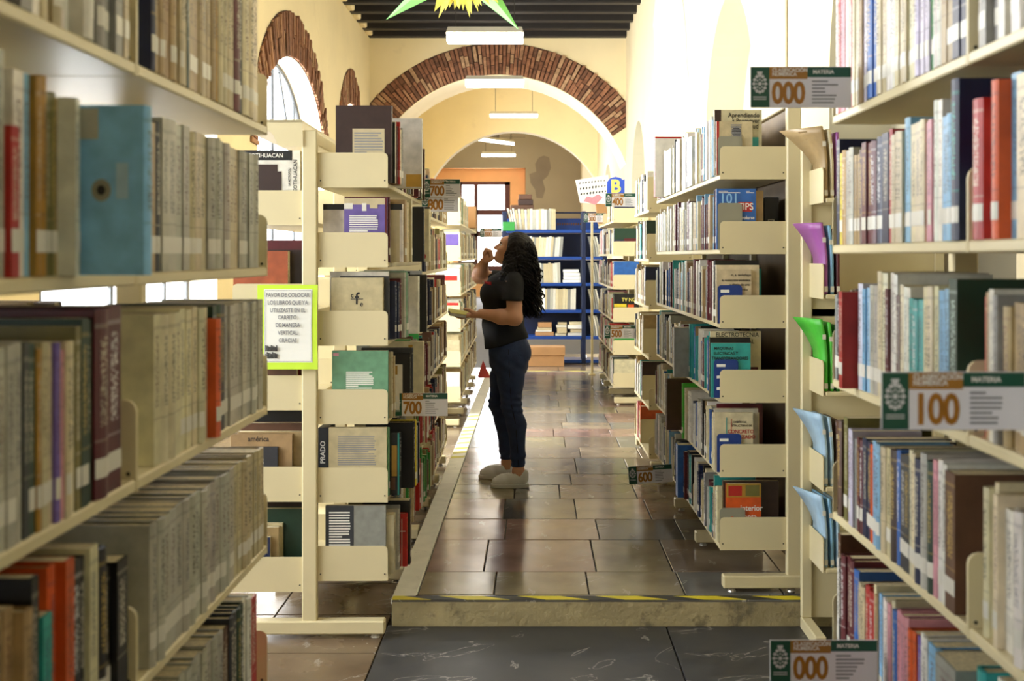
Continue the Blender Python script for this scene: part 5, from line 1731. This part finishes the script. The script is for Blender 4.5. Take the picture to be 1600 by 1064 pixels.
# curly hair: one mass with a rippled surface and loose spiral locks
Hh = Field((-0.12, -0.24, 1.02), (0.26, 0.24, 1.62), 0.005)
Hh.ell(hp(-0.022, 0, 0.022), (0.104, 0.094, 0.106), 0, HAX)
for s in (-1, 1):
    Hh.chain([((0.075, s * 0.06, 1.50), 0.075), ((0.10, s * 0.075, 1.40), 0.08), ((0.115, s * 0.08, 1.29), 0.078), ((0.135, s * 0.075, 1.19), 0.058), ((0.15, s * 0.06, 1.10), 0.032)], 0.03)
Hh.chain([((0.11, 0, 1.46), 0.085), ((0.135, 0, 1.33), 0.08), ((0.15, 0, 1.2), 0.06)], 0.03)
Hh.chain([((0.035, -0.085, 1.45), 0.038), ((0.03, -0.115, 1.37), 0.046), ((0.012, -0.145, 1.31), 0.04), ((-0.03, -0.135, 1.275), 0.02)], 0.025)
Hh.chain([((0.045, 0.085, 1.45), 0.04), ((0.05, 0.11, 1.36), 0.046), ((0.04, 0.13, 1.29), 0.035)], 0.025)
# open the face
fx = (Hh.X - HC[0]) * HF[0] + (Hh.Z - HC[2]) * HF[2]
fu = (Hh.X - HC[0]) * HU[0] + (Hh.Z - HC[2]) * HU[2]
face = np.maximum(np.maximum(0.036 - fx + 0.25 * np.clip(fu, 0, 1), fu - 0.088), -0.13 - fu)
Hh.cut(face, 0.01)
rip = np.sin(120 * Hh.Z + 40 * Hh.Y + 5 * np.sin(45 * Hh.X)) * np.sin(95 * Hh.X + 60 * Hh.Y + 4 * np.sin(60 * Hh.Z)) + 0.6 * np.sin(210 * Hh.Y + 70 * Hh.Z)
Hh.f += (0.0065 * rip * np.clip((1.56 - Hh.Z) * 8, 0.25, 1)).astype(np.float32)
ho = Hh.build('hair', 'hair', W)
hr_ = random.Random(4)
lk = MB()
for k in range(260):
    s = hr_.choice((-1, -1, 1))
    z0 = hr_.uniform(1.20, 1.54)
    x0 = 0.09 + hr_.uniform(-0.06, 0.085) + (1.45 - z0) * 0.12
    y0 = s * hr_.uniform(0.05, 0.145)
    if z0 > 1.42 and x0 < 0.075:
        continue
    L = hr_.uniform(0.1, 0.24)
    ph = hr_.uniform(0, 6.28)
    rr = hr_.uniform(0.007, 0.013)
    path = []
    for i in range(22):
        t = i / 21
        z = z0 - L * t
        if z < 1.045:
            break
        r = rr * (0.5 + t)
        path.append((x0 + 0.05 * t + r * math.cos(ph + 15 * t), y0 * (1 + 0.05 * t) + r * math.sin(ph + 15 * t), z))
    if len(path) > 5:
        lk.tube(path, [0.0045] * (len(path) - 2) + [0.003, 0.0012], 5)
tag(lk.build('loose_locks', 'hair', ho, smooth=True), kind='stuff')

# the small book in the left hand
bk = empty('booklet', W.location + Vector((-0.285, -0.145, 1.0)))
bk.location = W.location + Vector((-0.285, -0.150, 1.073))
bk.rotation_euler = (math.radians(12), math.radians(9), math.radians(14))
tag(bk, 'small grey booklet with yellow cover held in the person\'s hand', 'book')
MB().box(-0.065, 0.06, -0.05, 0.05, 0.0, 0.018).build('page_block', 'grey_pages' if 'grey_pages' in MATS else 'magazine_paper', bk)
MB().box(-0.067, 0.062, -0.052, 0.052, 0.018, 0.0205).build('cover', 'tape_yellow', bk)
MB().box(-0.067, 0.062, -0.052, 0.052, -0.002, 0.0).build('back_cover', 'bookend_grey', bk)


# ------------------------------------------------------------------ subject signs
SUBJ = random.Random(2)


def sign(number, px, py, d, label, tilt=0.0, w=0.245, h=0.1, flip=False):
    """px, py: upper left corner as seen; the sign stands square to the aisle"""
    p = at(px, py + h * F / d, d)
    r = tag(empty('subject_sign', p, (0, tilt, 0)), label, 'sign', 'subject signs sticking out of the shelves')
    MB().bbox(0, w, 0, 0.003, 0, h, 0.001).build('panel', 'sign_white', r)
    k = 0.19 * w

    def flat(name, x0, x1, z0, z1, m, parent=r, e=0.0006):
        return MB().prism([(x0, -e, z0), (x1, -e, z0), (x1, -e, z1), (x0, -e, z1)], (0, 0.0004, 0)).build(name, m, parent)

    g = flat('emblem_block', 0.001, k, 0.001, h - 0.001, 'sign_green')
    em = MB()
    cx, cz = k * 0.5, h * 0.58
    for rad, n in ((0.20 * h, 12), (0.11 * h, 8)):
        for i in range(n):
            a = 2 * math.pi * i / n
            s = rad * 0.24
            x, z = cx + rad * 0.72 * math.cos(a), cz + rad * math.sin(a)
            em.poly([(x - s, -0.0011, z), (x, -0.0011, z - s), (x + s, -0.0011, z), (x, -0.0011, z + s)])
    em.poly([(cx + 0.045 * h * math.cos(a), -0.0011, cz + 0.05 * h * math.sin(a)) for a in [i * 0.785 for i in range(8)]])
    em.poly([(cx - 0.05 * h, -0.0011, cz + 0.22 * h), (cx + 0.05 * h, -0.0011, cz + 0.22 * h), (cx + 0.07 * h, -0.0011, cz + 0.3 * h), (cx - 0.07 * h, -0.0011, cz + 0.3 * h)])
    for zz in (0.2, 0.25):
        em.poly([(cx - 0.16 * h, -0.0011, h * zz), (cx + 0.16 * h, -0.0011, h * zz), (cx + 0.16 * h, -0.0011, h * (zz + 0.02)), (cx - 0.16 * h, -0.0011, h * (zz + 0.02))])
    tag(em.build('emblem', 'sign_pale', g), kind='stuff')
    x1 = 0.565 * w
    hb = flat('heading_band', k, x1, h * 0.7, h - 0.001, 'sign_brown')
    text('heading', 'CLASIFICACIÓN\nNUMÉRICA', 0.125 * h, 'print_white', hb, (k + 0.006, -0.0012, h * 0.86), align='LEFT', bold=0.0003, sx=0.95, line=0.8)
    hb = flat('heading_band', x1, w - 0.001, h * 0.74, h - 0.001, 'sign_green')
    text('heading', 'MATERIA', 0.125 * h, 'print_white', hb, (x1 + 0.012, -0.0012, h * 0.865), align='LEFT', bold=0.0003)
    text('number', number, 0.73 * h, 'sign_number', r, ((k + x1) / 2, -0.0012, h * 0.335), bold=0.022 * h, space=0.92, sx=0.78)
    tl = MB()
    n = 7
    for i in range(n):
        z = h * (0.66 - 0.6 * i / n)
        xe = x1 + 0.012 + (0.05 if i else 0.03) * SUBJ.uniform(0.5, 1.15)
        tl.poly([(x1 + 0.01, -0.0011, z - 0.0034), (xe, -0.0011, z - 0.0034), (xe, -0.0011, z), (x1 + 0.01, -0.0011, z)])
    tag(tl.build('subject_list', 'print_grey', r), kind='stuff')
    return r


sign('000', 1172, 104, 2.68, 'dark backlit 000 sign beside the top right shelf', w=0.226, h=0.092)
sign('100', 1377, 581, 1.735, 'large blurred 100 sign in the right foreground', w=0.208, h=0.084)
sign('000', 1203, 1000, 2.49, 'blurred 000 sign at the bottom edge, right foreground', w=0.223, h=0.09)
sign('700', 611, 614, 5.2, 'sharp 700 sign under the sage green book')
sign('700', 661, 280, 6.572, 'pale sunlit 700 sign beside the tall grey folder', w=0.203, h=0.1)
sign('800', 659, 300, 6.59, 'partly hidden sign just below the pale sunlit 700 sign', w=0.2, h=0.108)
sign('800', 750, 357, 13.6, 'small distant 800 sign left of the person\'s face')
sign('400', 946, 302, 9.05, '400 sign below the blue letter board')
sign('300', 912, 333, 13.3, 'small 300 sign on the slim pole')
sign('500', 944, 508, 9.05, '500 sign on the far right shelves')
sign('600', 983, 729, 6.74, 'slightly tilted low 600 sign over the polished walkway', tilt=-0.06)

# slim pole by the 300 sign
p = at(925, 581, 14.6)
pole = tag(empty('steel_pole', (p.x, p.y, PLAT)), 'slim cream steel pole beside the blue magazine rack', 'pole')
MB().bbox(-0.014, 0.014, -0.014, 0.014, 0.01, at(925, 345, 14.6).z - PLAT, 0.003).build('shaft', 'shelf_paint', pole)
MB().bbox(-0.04, 0.04, -0.04, 0.04, 0, 0.012, 0.003).build('base_plate', 'shelf_paint', pole)

# ------------------------------------------------------------------ notice on the bookcase with the lime card
p0, p1 = at(402, 577, 4.855), at(497, 445, 4.855)
nt_ = tag(empty('notice', (p0.x, 4.855, p0.z), (0, 0, 0)), 'printed notice on lime green card taped to the bookcase post', 'notice')
wN, hN = p1.x - p0.x, p1.z - p0.z


def bent(x0, x1, z0, z1, e, name, m, parent):
    mb = MB()
    n = 6
    cy = lambda z: -0.012 * (max(0, 0.25 - (z / hN))) ** 1 * 4 * 0.3
    vs, fs = [], []
    for i in range(n + 1):
        z = z0 + (z1 - z0) * i / n
        sh = 0.004 * math.sin(3 * i / n)
        for y in (cy(z) - e, cy(z) - e + 0.0005):
            vs += [(x0 + sh * 0.3, y, z), (x1 - sh, y, z)]
    for i in range(n):
        a, b = i * 4, (i + 1) * 4
        fs += [(a, a + 1, b + 1, b), (a + 3, a + 2, b + 2, b + 3), (a, b, b + 2, a + 2), (a + 1, a + 3, b + 3, b + 1)]
    fs += [(0, 2, 3, 1), (n * 4, n * 4 + 1, n * 4 + 3, n * 4 + 2)]
    mb.mesh(vs, fs)
    return mb.build(name, m, parent)


bent(0, wN, 0, hN, 0, 'card', 'lime_card', nt_)
bent(0.027, wN - 0.022, 0.028, hN - 0.018, 0.0012, 'sheet', 'paper_white', nt_)
fr = MB()
x0, x1, z0, z1, t = 0.031, wN - 0.026, 0.032, hN - 0.022, 0.0014
for a, b, c, d in ((x0, x1, z0, z0 + t), (x0, x1, z1 - t, z1), (x0, x0 + t, z0, z1), (x1 - t, x1, z0, z1)):
    fr.prism([(a, -0.0044, c), (b, -0.0044, c), (b, -0.0044, d), (a, -0.0044, d)], (0, 0.0004, 0))
fr.build('printed_border', 'print_grey', nt_)
for i, (line, py) in enumerate((('FAVOR DE COLOCAR', 461), ('LOS LIBROS QUE YA', 473), ('UTILIZASTE EN EL', 485), ('CARRITO.', 496), ('DE MANERA', 508), ('VERTICAL', 520), ('GRACIAS', 532))):
    text('printed_line', line, 0.0235, 'print_grey', nt_, (at(450, 0, 4.855).x - p0.x, -0.0062, at(0, py, 4.855).z - p0.z), bold=0.0005, sx=0.76)
pic = MB()
for i in range(9):
    for j in range(2):
        x = 0.034 + i * 0.0055
        z = 0.045 + j * 0.028
        hh = 0.018 + 0.007 * ((i * 7 + j * 3) % 4) / 3
        pic.prism([(x, -0.0075, z), (x + 0.0045, -0.0075, z), (x + 0.0045, -0.0075, z + hh), (x, -0.0075, z + hh)], (0, 0.0004, 0))
tag(pic.build('printed_books', 'print_black', nt_), kind='stuff')

# ------------------------------------------------------------------ cross rack of magazines between the two right cases
TX0 = at(1258, 0, 5.02).x
rack = tag(empty('magazine_rack', (TX0, 5.0, 0)), 'cream rack of bent magazines between the two right bookcases', 'rack')
MB().bbox(-0.022, 0.022, -0.015, 0.015, 0.05, 2.02, 0.004).build('post', 'shelf_paint', rack)
MB().bbox(0.53, 0.57, -0.015, 0.015, 0.05, 2.02, 0.004).build('post', 'shelf_paint', rack)
for x in (0, 0.55):
    f = MB().bbox(x - 0.022, x + 0.022, -0.26, 0.015, 0.0, 0.05, 0.004).build('foot', 'shelf_paint', rack)
for zz0 in (0.3, 0.95, 1.55):
    MB().box(0.022, 0.53, -0.002, 0.006, zz0 - 0.25, zz0 + 0.38).build('back_panel', 'shelf_paint', rack)
lev = [CAMZ + (400 - y) / 388.0 for y in (318, 466, 615, 761, 886)]
MAGC = [('tan', 'cream', 'purple'), ('pink', 'light blue', 'maroon'), ('lime green', 'lime green', 'green'), ('pale blue', 'pale blue', 'brown'), ('pale blue', 'light blue', 'pale blue')]
MAGW = [('brown-backed', 'cream-backed', 'purple'), ('pink', 'light blue', 'maroon'), ('lime green', 'second lime green', 'dark green'), ('light blue', 'second light blue', 'brown'), ('pale blue', 'second pale blue', 'third pale blue')]
mat('ink_mag_purple', 'a05aa0', 0.4)
SH5 = ('top', 'second', 'third', 'fourth', 'lowest')
for k, z in enumerate(lev):
    sh = MB().bbox(0.022, 0.53, -0.25, 0.0, z, z + 0.018, 0.003).build('shelf', 'shelf_paint', rack)
    b = MB()
    b.prism([(0.010, -0.015, z), (0.010, -0.25, z), (0.010, -0.25, z + 0.125), (0.010, -0.235, z + 0.14), (0.010, -0.015, z + 0.14)], (0.004, 0, 0))
    b.build('bracket', 'shelf_paint', rack)
    for j in range(3):
        # a floppy magazine, spine to the viewer, its open side slumped over the bracket
        th, hh, dd = 0.012, 0.285 - 0.012 * j, 0.2
        ox = 0.020 + 0.024 * j
        lean, flop = (0.02, 0.012, 0.004)[j], ((0.14, 0.09, 0.01) if k == 0 else (0.085, 0.03, 0.008))[j]
        m = MB()
        n = 10
        vs, fs = [], []
        curl = lambda zz, back: -(flop if back else lean) * max(0, zz / hh - 0.48) ** 1.4 / 0.52 ** 1.4
        for i in range(n + 1):
            zz = hh * i / n
            for (xx, yy) in ((0, -0.235), (th, -0.235), (th, -0.035), (0, -0.035)):
                vs.append((ox + xx + curl(zz, yy > -0.1), yy, z + 0.0185 + zz))
        for i in range(n):
            for q in range(4):
                fs.append((i * 4 + q, i * 4 + (q + 1) % 4, (i + 1) * 4 + (q + 1) % 4, (i + 1) * 4 + q))
        fs += [(3, 2, 1, 0), (n * 4, n * 4 + 1, n * 4 + 2, n * 4 + 3)]
        m.mesh(vs, fs)
        cn = MAGC[k][j]
        mm = 'ink_mag_purple' if cn in ('purple', 'pink') else 'ink_' + cn.replace(' ', '_')
        o = m.build('magazine', mm, None, rack.location, smooth=True)
        tag(o, '%s magazine slumped on the %s shelf of the cross rack' % (MAGW[k][j], SH5[k]), 'magazine', 'magazines on the cross rack')
        off = curl(hh * 0.75, False)
        MB().box(ox + off - 0.0005, ox + th + off + 0.001, -0.2368, -0.2352, z + 0.0185 + hh * 0.72, z + 0.0185 + hh * 0.79).build('label_strip', 'label_white', o)
        MB().box(ox - 0.0005, ox + th + 0.001, -0.2368, -0.2352, z + 0.0285, z + 0.05).build('label_strip', 'label_white', o)

# ------------------------------------------------------------------ blue magazine rack at the end of the walkway
BY = 17.3
bz = lambda y: at(0, y, BY).z
bx = lambda x: at(x, 0, BY).x
blue = tag(empty('blue_rack', (bx(862), BY, 0)), 'tall blue steel rack of magazines at the end of the walkway', 'rack')
ox = blue.location.x
X0, X1, X2 = bx(788) - ox, bx(912) - ox, bx(945) - ox
for x in (X0, X1, X2):
    for yy in (0.0, 0.42):
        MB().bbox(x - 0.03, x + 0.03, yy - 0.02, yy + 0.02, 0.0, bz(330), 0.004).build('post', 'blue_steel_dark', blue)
LVL = [359, 401, 442, 484, 525, 562]
for i, y in enumerate(LVL):
    z = bz(y)
    for a, b in ((X0, X1), (X1, X2)):
        MB().bbox(a + 0.031, b - 0.031, -0.03, 0.44, z - 0.045, z, 0.004).build('shelf', 'blue_steel', blue)
        if i < 5:
            bp = MB()
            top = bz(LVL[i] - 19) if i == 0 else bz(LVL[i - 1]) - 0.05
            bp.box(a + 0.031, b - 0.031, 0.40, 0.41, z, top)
            bp.build('back_panel', 'blue_steel' if i < 1 else 'blue_steel_dark', blue)  # lower panels added, interior shade put into their darker blue
sl = MB()
for k in range(11):
    x = bx(871 + k * 3.6) - ox
    sl.prism([(x, 0.398, bz(351)), (x + 0.02, 0.398, bz(351)), (x + 0.03, 0.398, bz(347)), (x + 0.01, 0.398, bz(347))], (0, 0.001, 0))
tag(sl.build('slots', 'brick_3', blue), kind='stuff')
mr = random.Random(8)
SHW = ('top', 'second', 'third', 'fourth')
for i, (xa, xb) in enumerate(((799, 866), (806, 876), (812, 876), (812, 898))):
    x = bx(xa)
    n = 0
    while x < bx(xb):
        t = mr.uniform(0.022, 0.045)
        hh = (0.3, 0.285, 0.285, 0.3)[i] * mr.uniform(0.96, 1.03)
        lean = max(0, 0.22 - n * 0.03) if i == 0 else (0.02, -0.02)[i % 2]
        if i == 1:
            lean = -0.08
        m = MB()
        v = []
        for zz, o_ in ((0, 0), (hh, -lean * hh)):
            for xx, yy in ((0, 0), (t, 0), (t, 0.21), (0, 0.21)):
                v.append((xx + o_, yy, zz))
        m.mesh(v, [(3, 2, 1, 0), (4, 5, 6, 7), (0, 1, 5, 4), (1, 2, 6, 5), (2, 3, 7, 6), (3, 0, 4, 7)])
        o = m.build('magazine', mr.choice(('magazine_paper', 'magazine_paper', 'paper_white', 'ink_beige', 'ink_pale_grey', 'ink_grey', 'ink_cream')), None, (x, BY + 0.02, bz(LVL[i]) + 0.001))
        n += 1
        tag(o, 'pale magazine, %s from the left on the %s shelf, blue rack' % (ordinal(n), SHW[i]), 'magazine', 'magazines on the blue rack')
        x += t + 0.002
    # right-hand bay: a few slumped grey magazines
    for j in range(4):
        xx = bx(921 + j * 3.6)
        m = MB()
        v = []
        for q in range(5):
            zz = 0.29 * q / 4
            o_ = -0.05 * (q / 4) ** 1.7
            for a, b in ((0, 0), (0.025, 0), (0.025, 0.2), (0, 0.2)):
                v.append((a + o_, b, zz))
        f = [(3, 2, 1, 0), (16, 17, 18, 19)]
        for q in range(4):
            for c in range(4):
                f.append((q * 4 + c, q * 4 + (c + 1) % 4, (q + 1) * 4 + (c + 1) % 4, (q + 1) * 4 + c))
        m.mesh(v, f)
        o = m.build('magazine', mr.choice(('ink_pale_grey', 'ink_grey', 'magazine_paper', 'ink_pink' if i == 1 else 'ink_pale_grey')), None, (xx + 0.03, BY + 0.02, bz(LVL[i + 1]) + 0.001))
        tag(o, 'slumped grey magazine, %s in the right bay, %s shelf, blue rack' % (ORD[j], ('second', 'third', 'fourth', 'fifth')[i]), 'magazine', 'magazines on the blue rack')
# lying piles on the lower shelves
PILES = [(836, 864, [('cardboard', 6, 29), ('magazine_paper', 3, 25), ('ink_beige', 4, 23), ('cardboard', 8, 21)]), (869, 886, [('ink_cream', 4, 17), ('ink_beige', 9, 15), ('magazine_paper', 4, 16), ('ink_beige', 4, 14)]),
         (888, 911, [('magazine_paper', 5, 22), ('ink_beige', 6, 18), ('paper_white', 6, 23), ('ink_cream', 5, 22)])]
PW = ('brown and white', 'short cream', 'tall white')
for q, (xa, xb, lst) in enumerate(PILES):
    z = bz(525) + 0.001
    for j, (m, hpx, wpx) in enumerate(lst):
        hh, ww = hpx * BY / F, wpx * BY / F
        cx = bx((xa + xb) / 2) + mr.uniform(-0.015, 0.015)
        mb = MB()
        mb.bbox(-ww / 2, ww / 2, 0, 0.2, 0, hh - 0.003, 0.002)
        o = mb.build('book', m, None, (cx, BY + 0.03 + mr.uniform(0, 0.03), z))
        tag(o, 'lying book, %s from the bottom of the %s pile, blue rack' % (ORD[j], PW[q]), 'book', 'piles of lying books on the blue rack')
        z += hh
z = bz(442) + 0.001
for j in range(4):
    hh = 0.045
    mb = MB()
    ww = 0.26 - 0.01 * j
    off = mr.uniform(-0.015, 0.015)
    mb.bbox(-ww / 2, ww / 2, 0, 0.22, 0, hh, 0.006)
    o = mb.build('paper_bundle', 'paper_white', None, (bx(893) + off, BY + 0.03, z), rot=(0, mr.uniform(-0.02, 0.02), 0))
    tag(o, 'white paper bundle, %s from the bottom, third shelf of blue rack' % ORD[j], 'papers', 'white paper bundles on the blue rack')
    z += hh + 0.004
# cardboard box under the rack
cbx = tag(empty('cardboard_box', (bx(853), BY - 0.42, 0.001)), 'brown lidded cardboard box on the floor before blue rack', 'box')
MB().bbox(-0.25, 0.25, 0, 0.34, 0, 0.2, 0.004).build('carton', 'cardboard', cbx)
MB().bbox(-0.265, 0.265, -0.014, 0.354, 0.15, 0.275, 0.006).build('lid', 'cardboard', cbx)
# brown boxes lying on the rack
z = bz(330) + 0.001
for j, (xa, xb, hp_) in enumerate(((797, 834, 11), (809, 833, 9), (810, 831, 8))):
    hh = hp_ * BY / F
    mb = MB()
    mb.bbox(bx(xa) - bx(xb), 0, 0, 0.18, 0, hh - 0.002, 0.004)
    o = mb.build('flat_box', ('ink_brown', 'ink_dark_brown', 'ink_brown')[j], None, (bx(xb), BY + 0.262, z))
    tag(o, ('wide brown flat box on top of the blue rack', 'dark brown flat box in the middle of the pile on the blue rack', 'small brown flat box topping the pile on the blue rack')[j], 'box', 'brown boxes on the blue rack')
    z += hh
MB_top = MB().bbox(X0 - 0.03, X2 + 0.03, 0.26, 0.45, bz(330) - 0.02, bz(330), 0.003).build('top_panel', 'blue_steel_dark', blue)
g = MB().bbox(0, 0.17, 0, 0.02, 0, 0.13, 0.006).build('green_card', 'ink_green', None, (bx(786), BY - 0.1, bz(361)))
tag(g, 'small bright green card hanging left of the blue rack', 'card')

# ------------------------------------------------------------------ displays on top of the case below the 400 sign
TOP4 = 2.06 + PLAT
p = at(962, 302, 12.75)
bs = tag(empty('letter_board', (p.x, 12.75, at(0, 318, 12.75).z)), 'blue rounded board with a yellow letter B', 'board')
m = MB()
hw = 14 * 12.75 / F
hh = 42 * 12.75 / F
m.prism([(-hw, 0, 0), (hw, 0, 0), (hw, 0, hh * 0.92)] + [(hw * math.cos(a), 0, hh * 0.72 + hh * 0.28 * math.sin(a)) for a in (0.6, 1.0, 1.57, 2.2, 2.8)], (0, 0.01, 0))
m.build('board', 'bookend_blue', bs)
MATS['bookend_blue_bright'] = mat('board_blue', '2b4fc0', 0.5)
bs.children[0].data.materials[0] = MATS['board_blue']
text('letter', 'B', 0.19, 'paper_yellow', bs, (0, -0.002, hh * 0.62), bold=0.006)
MB().bbox(-0.05, 0.05, -0.03, 0.04, R4.levels[0] + 0.021 - bs.location.z, 0.0, 0.003).build('stand', 'cardboard', bs)
p = at(931, 297, 13.6)
ch = tag(empty('finger_alphabet_chart', (p.x, 13.6, at(0, 322, 13.6).z), (0, -0.12, 0)), 'white card of rows of small black hand shapes beside letter board', 'chart')
sz = 13.6 / F
MB().prism([(-24 * sz, 0, 8 * sz), (22 * sz, 0, 0), (25 * sz, 0, 46 * sz), (-27 * sz, 0, 44 * sz)], (0, 0.006, 0)).build('sheet', 'paper_white', ch)
mk = MB()
for r_ in range(3):
    for k in range(9):
        x, z = (-21 + 4.8 * k) * sz, (38 - 8.5 * r_) * sz
        a, b = mr.uniform(1.0, 1.7) * sz, mr.uniform(1.4, 2.6) * sz
        mk.poly([(x, -0.001, z - b), (x + a, -0.001, z - b * 0.3), (x + a * 1.3, -0.001, z + b * 0.8), (x + a * 0.4, -0.001, z + b), (x - a * 0.6, -0.001, z + b * 0.2)])
tag(mk.build('hand_signs', 'print_black', ch), kind='stuff')
MB().prism([(-18 * sz, -0.0012, 10 * sz), (0, -0.0012, 2 * sz), (12 * sz, -0.0012, 12 * sz), (6 * sz, -0.0012, 18 * sz), (-4 * sz, -0.0012, 14 * sz), (-12 * sz, -0.0012, 17 * sz)], (0, 0.0004, 0)).build('pink_heart', 'ink_pink', ch)
MB().bbox(0.0, 0.12, 0.01, 0.06, R4.levels[0] + 0.035 - ch.location.z, 0.1, 0.003).build('stand', 'cardboard', ch)

# tan carton standing on the sunlit left case
p = at(738, 331, 13.0)
cx = MB().bbox(-0.06, 0.06, -0.1, 0.1, 0, 34 * 13.0 / F, 0.004).build('carton', 'cardboard', None, (p.x - 0.02, 13.0, L3.levels[0] + 0.0205))
tag(cx, 'tall tan carton standing on the sunlit left bookcase', 'carton')
# pink cloth corner on the floor behind the sunlit case
p = at(752, 574, 14.5)
c = MB()
c.mesh([(0, 0, 0), (0.14, 0.02, 0), (0.1, 0.2, 0), (-0.02, 0.18, 0), (0.05, 0.09, 0.2)], [(0, 1, 4), (1, 2, 4), (2, 3, 4), (3, 0, 4), (3, 2, 1, 0)])
o = c.build('red_cone', 'ink_red', None, (p.x - 0.02, 14.2, PLAT + 0.002))
tag(o, 'small red cone on the walkway edge behind the person', 'cone')

# single books standing with their spines to the viewer beside the notice post
for px0, px1, py0, py1, c, lab, word in ((497, 514, 668, 731, 'charcoal', 'dark book with PRADO on its spine, beside the notice post', 'PRADO'), (1194, 1217, 308, 392, 'charcoal', 'dark box lettered DRO deep on the second right shelf', 'DRO')):
    d = 5.0 if px0 < 800 else 5.3
    a, b = at(px0, py1, d), at(px1, py0, d)
    zb = (L2.levels[4] if px0 < 800 else R2.levels[1]) + 0.021
    r = tag(empty('book', (a.x, d, zb)), lab, 'book', 'books standing with spines outwards')
    hh = b.z - zb
    w_ = b.x - a.x
    MB().bbox(0, w_, 0, 0.16, 0, hh, 0.003).build('cover', 'ink_' + c, r)
    text('lettering', word, w_ * 0.62, 'print_white', r, (w_ * 0.45, -0.0008, hh * 0.62 if word == 'PRADO' else hh * 0.4), (math.pi / 2, -math.pi / 2 if word == 'PRADO' else math.pi / 2, 0), bold=0.0006)
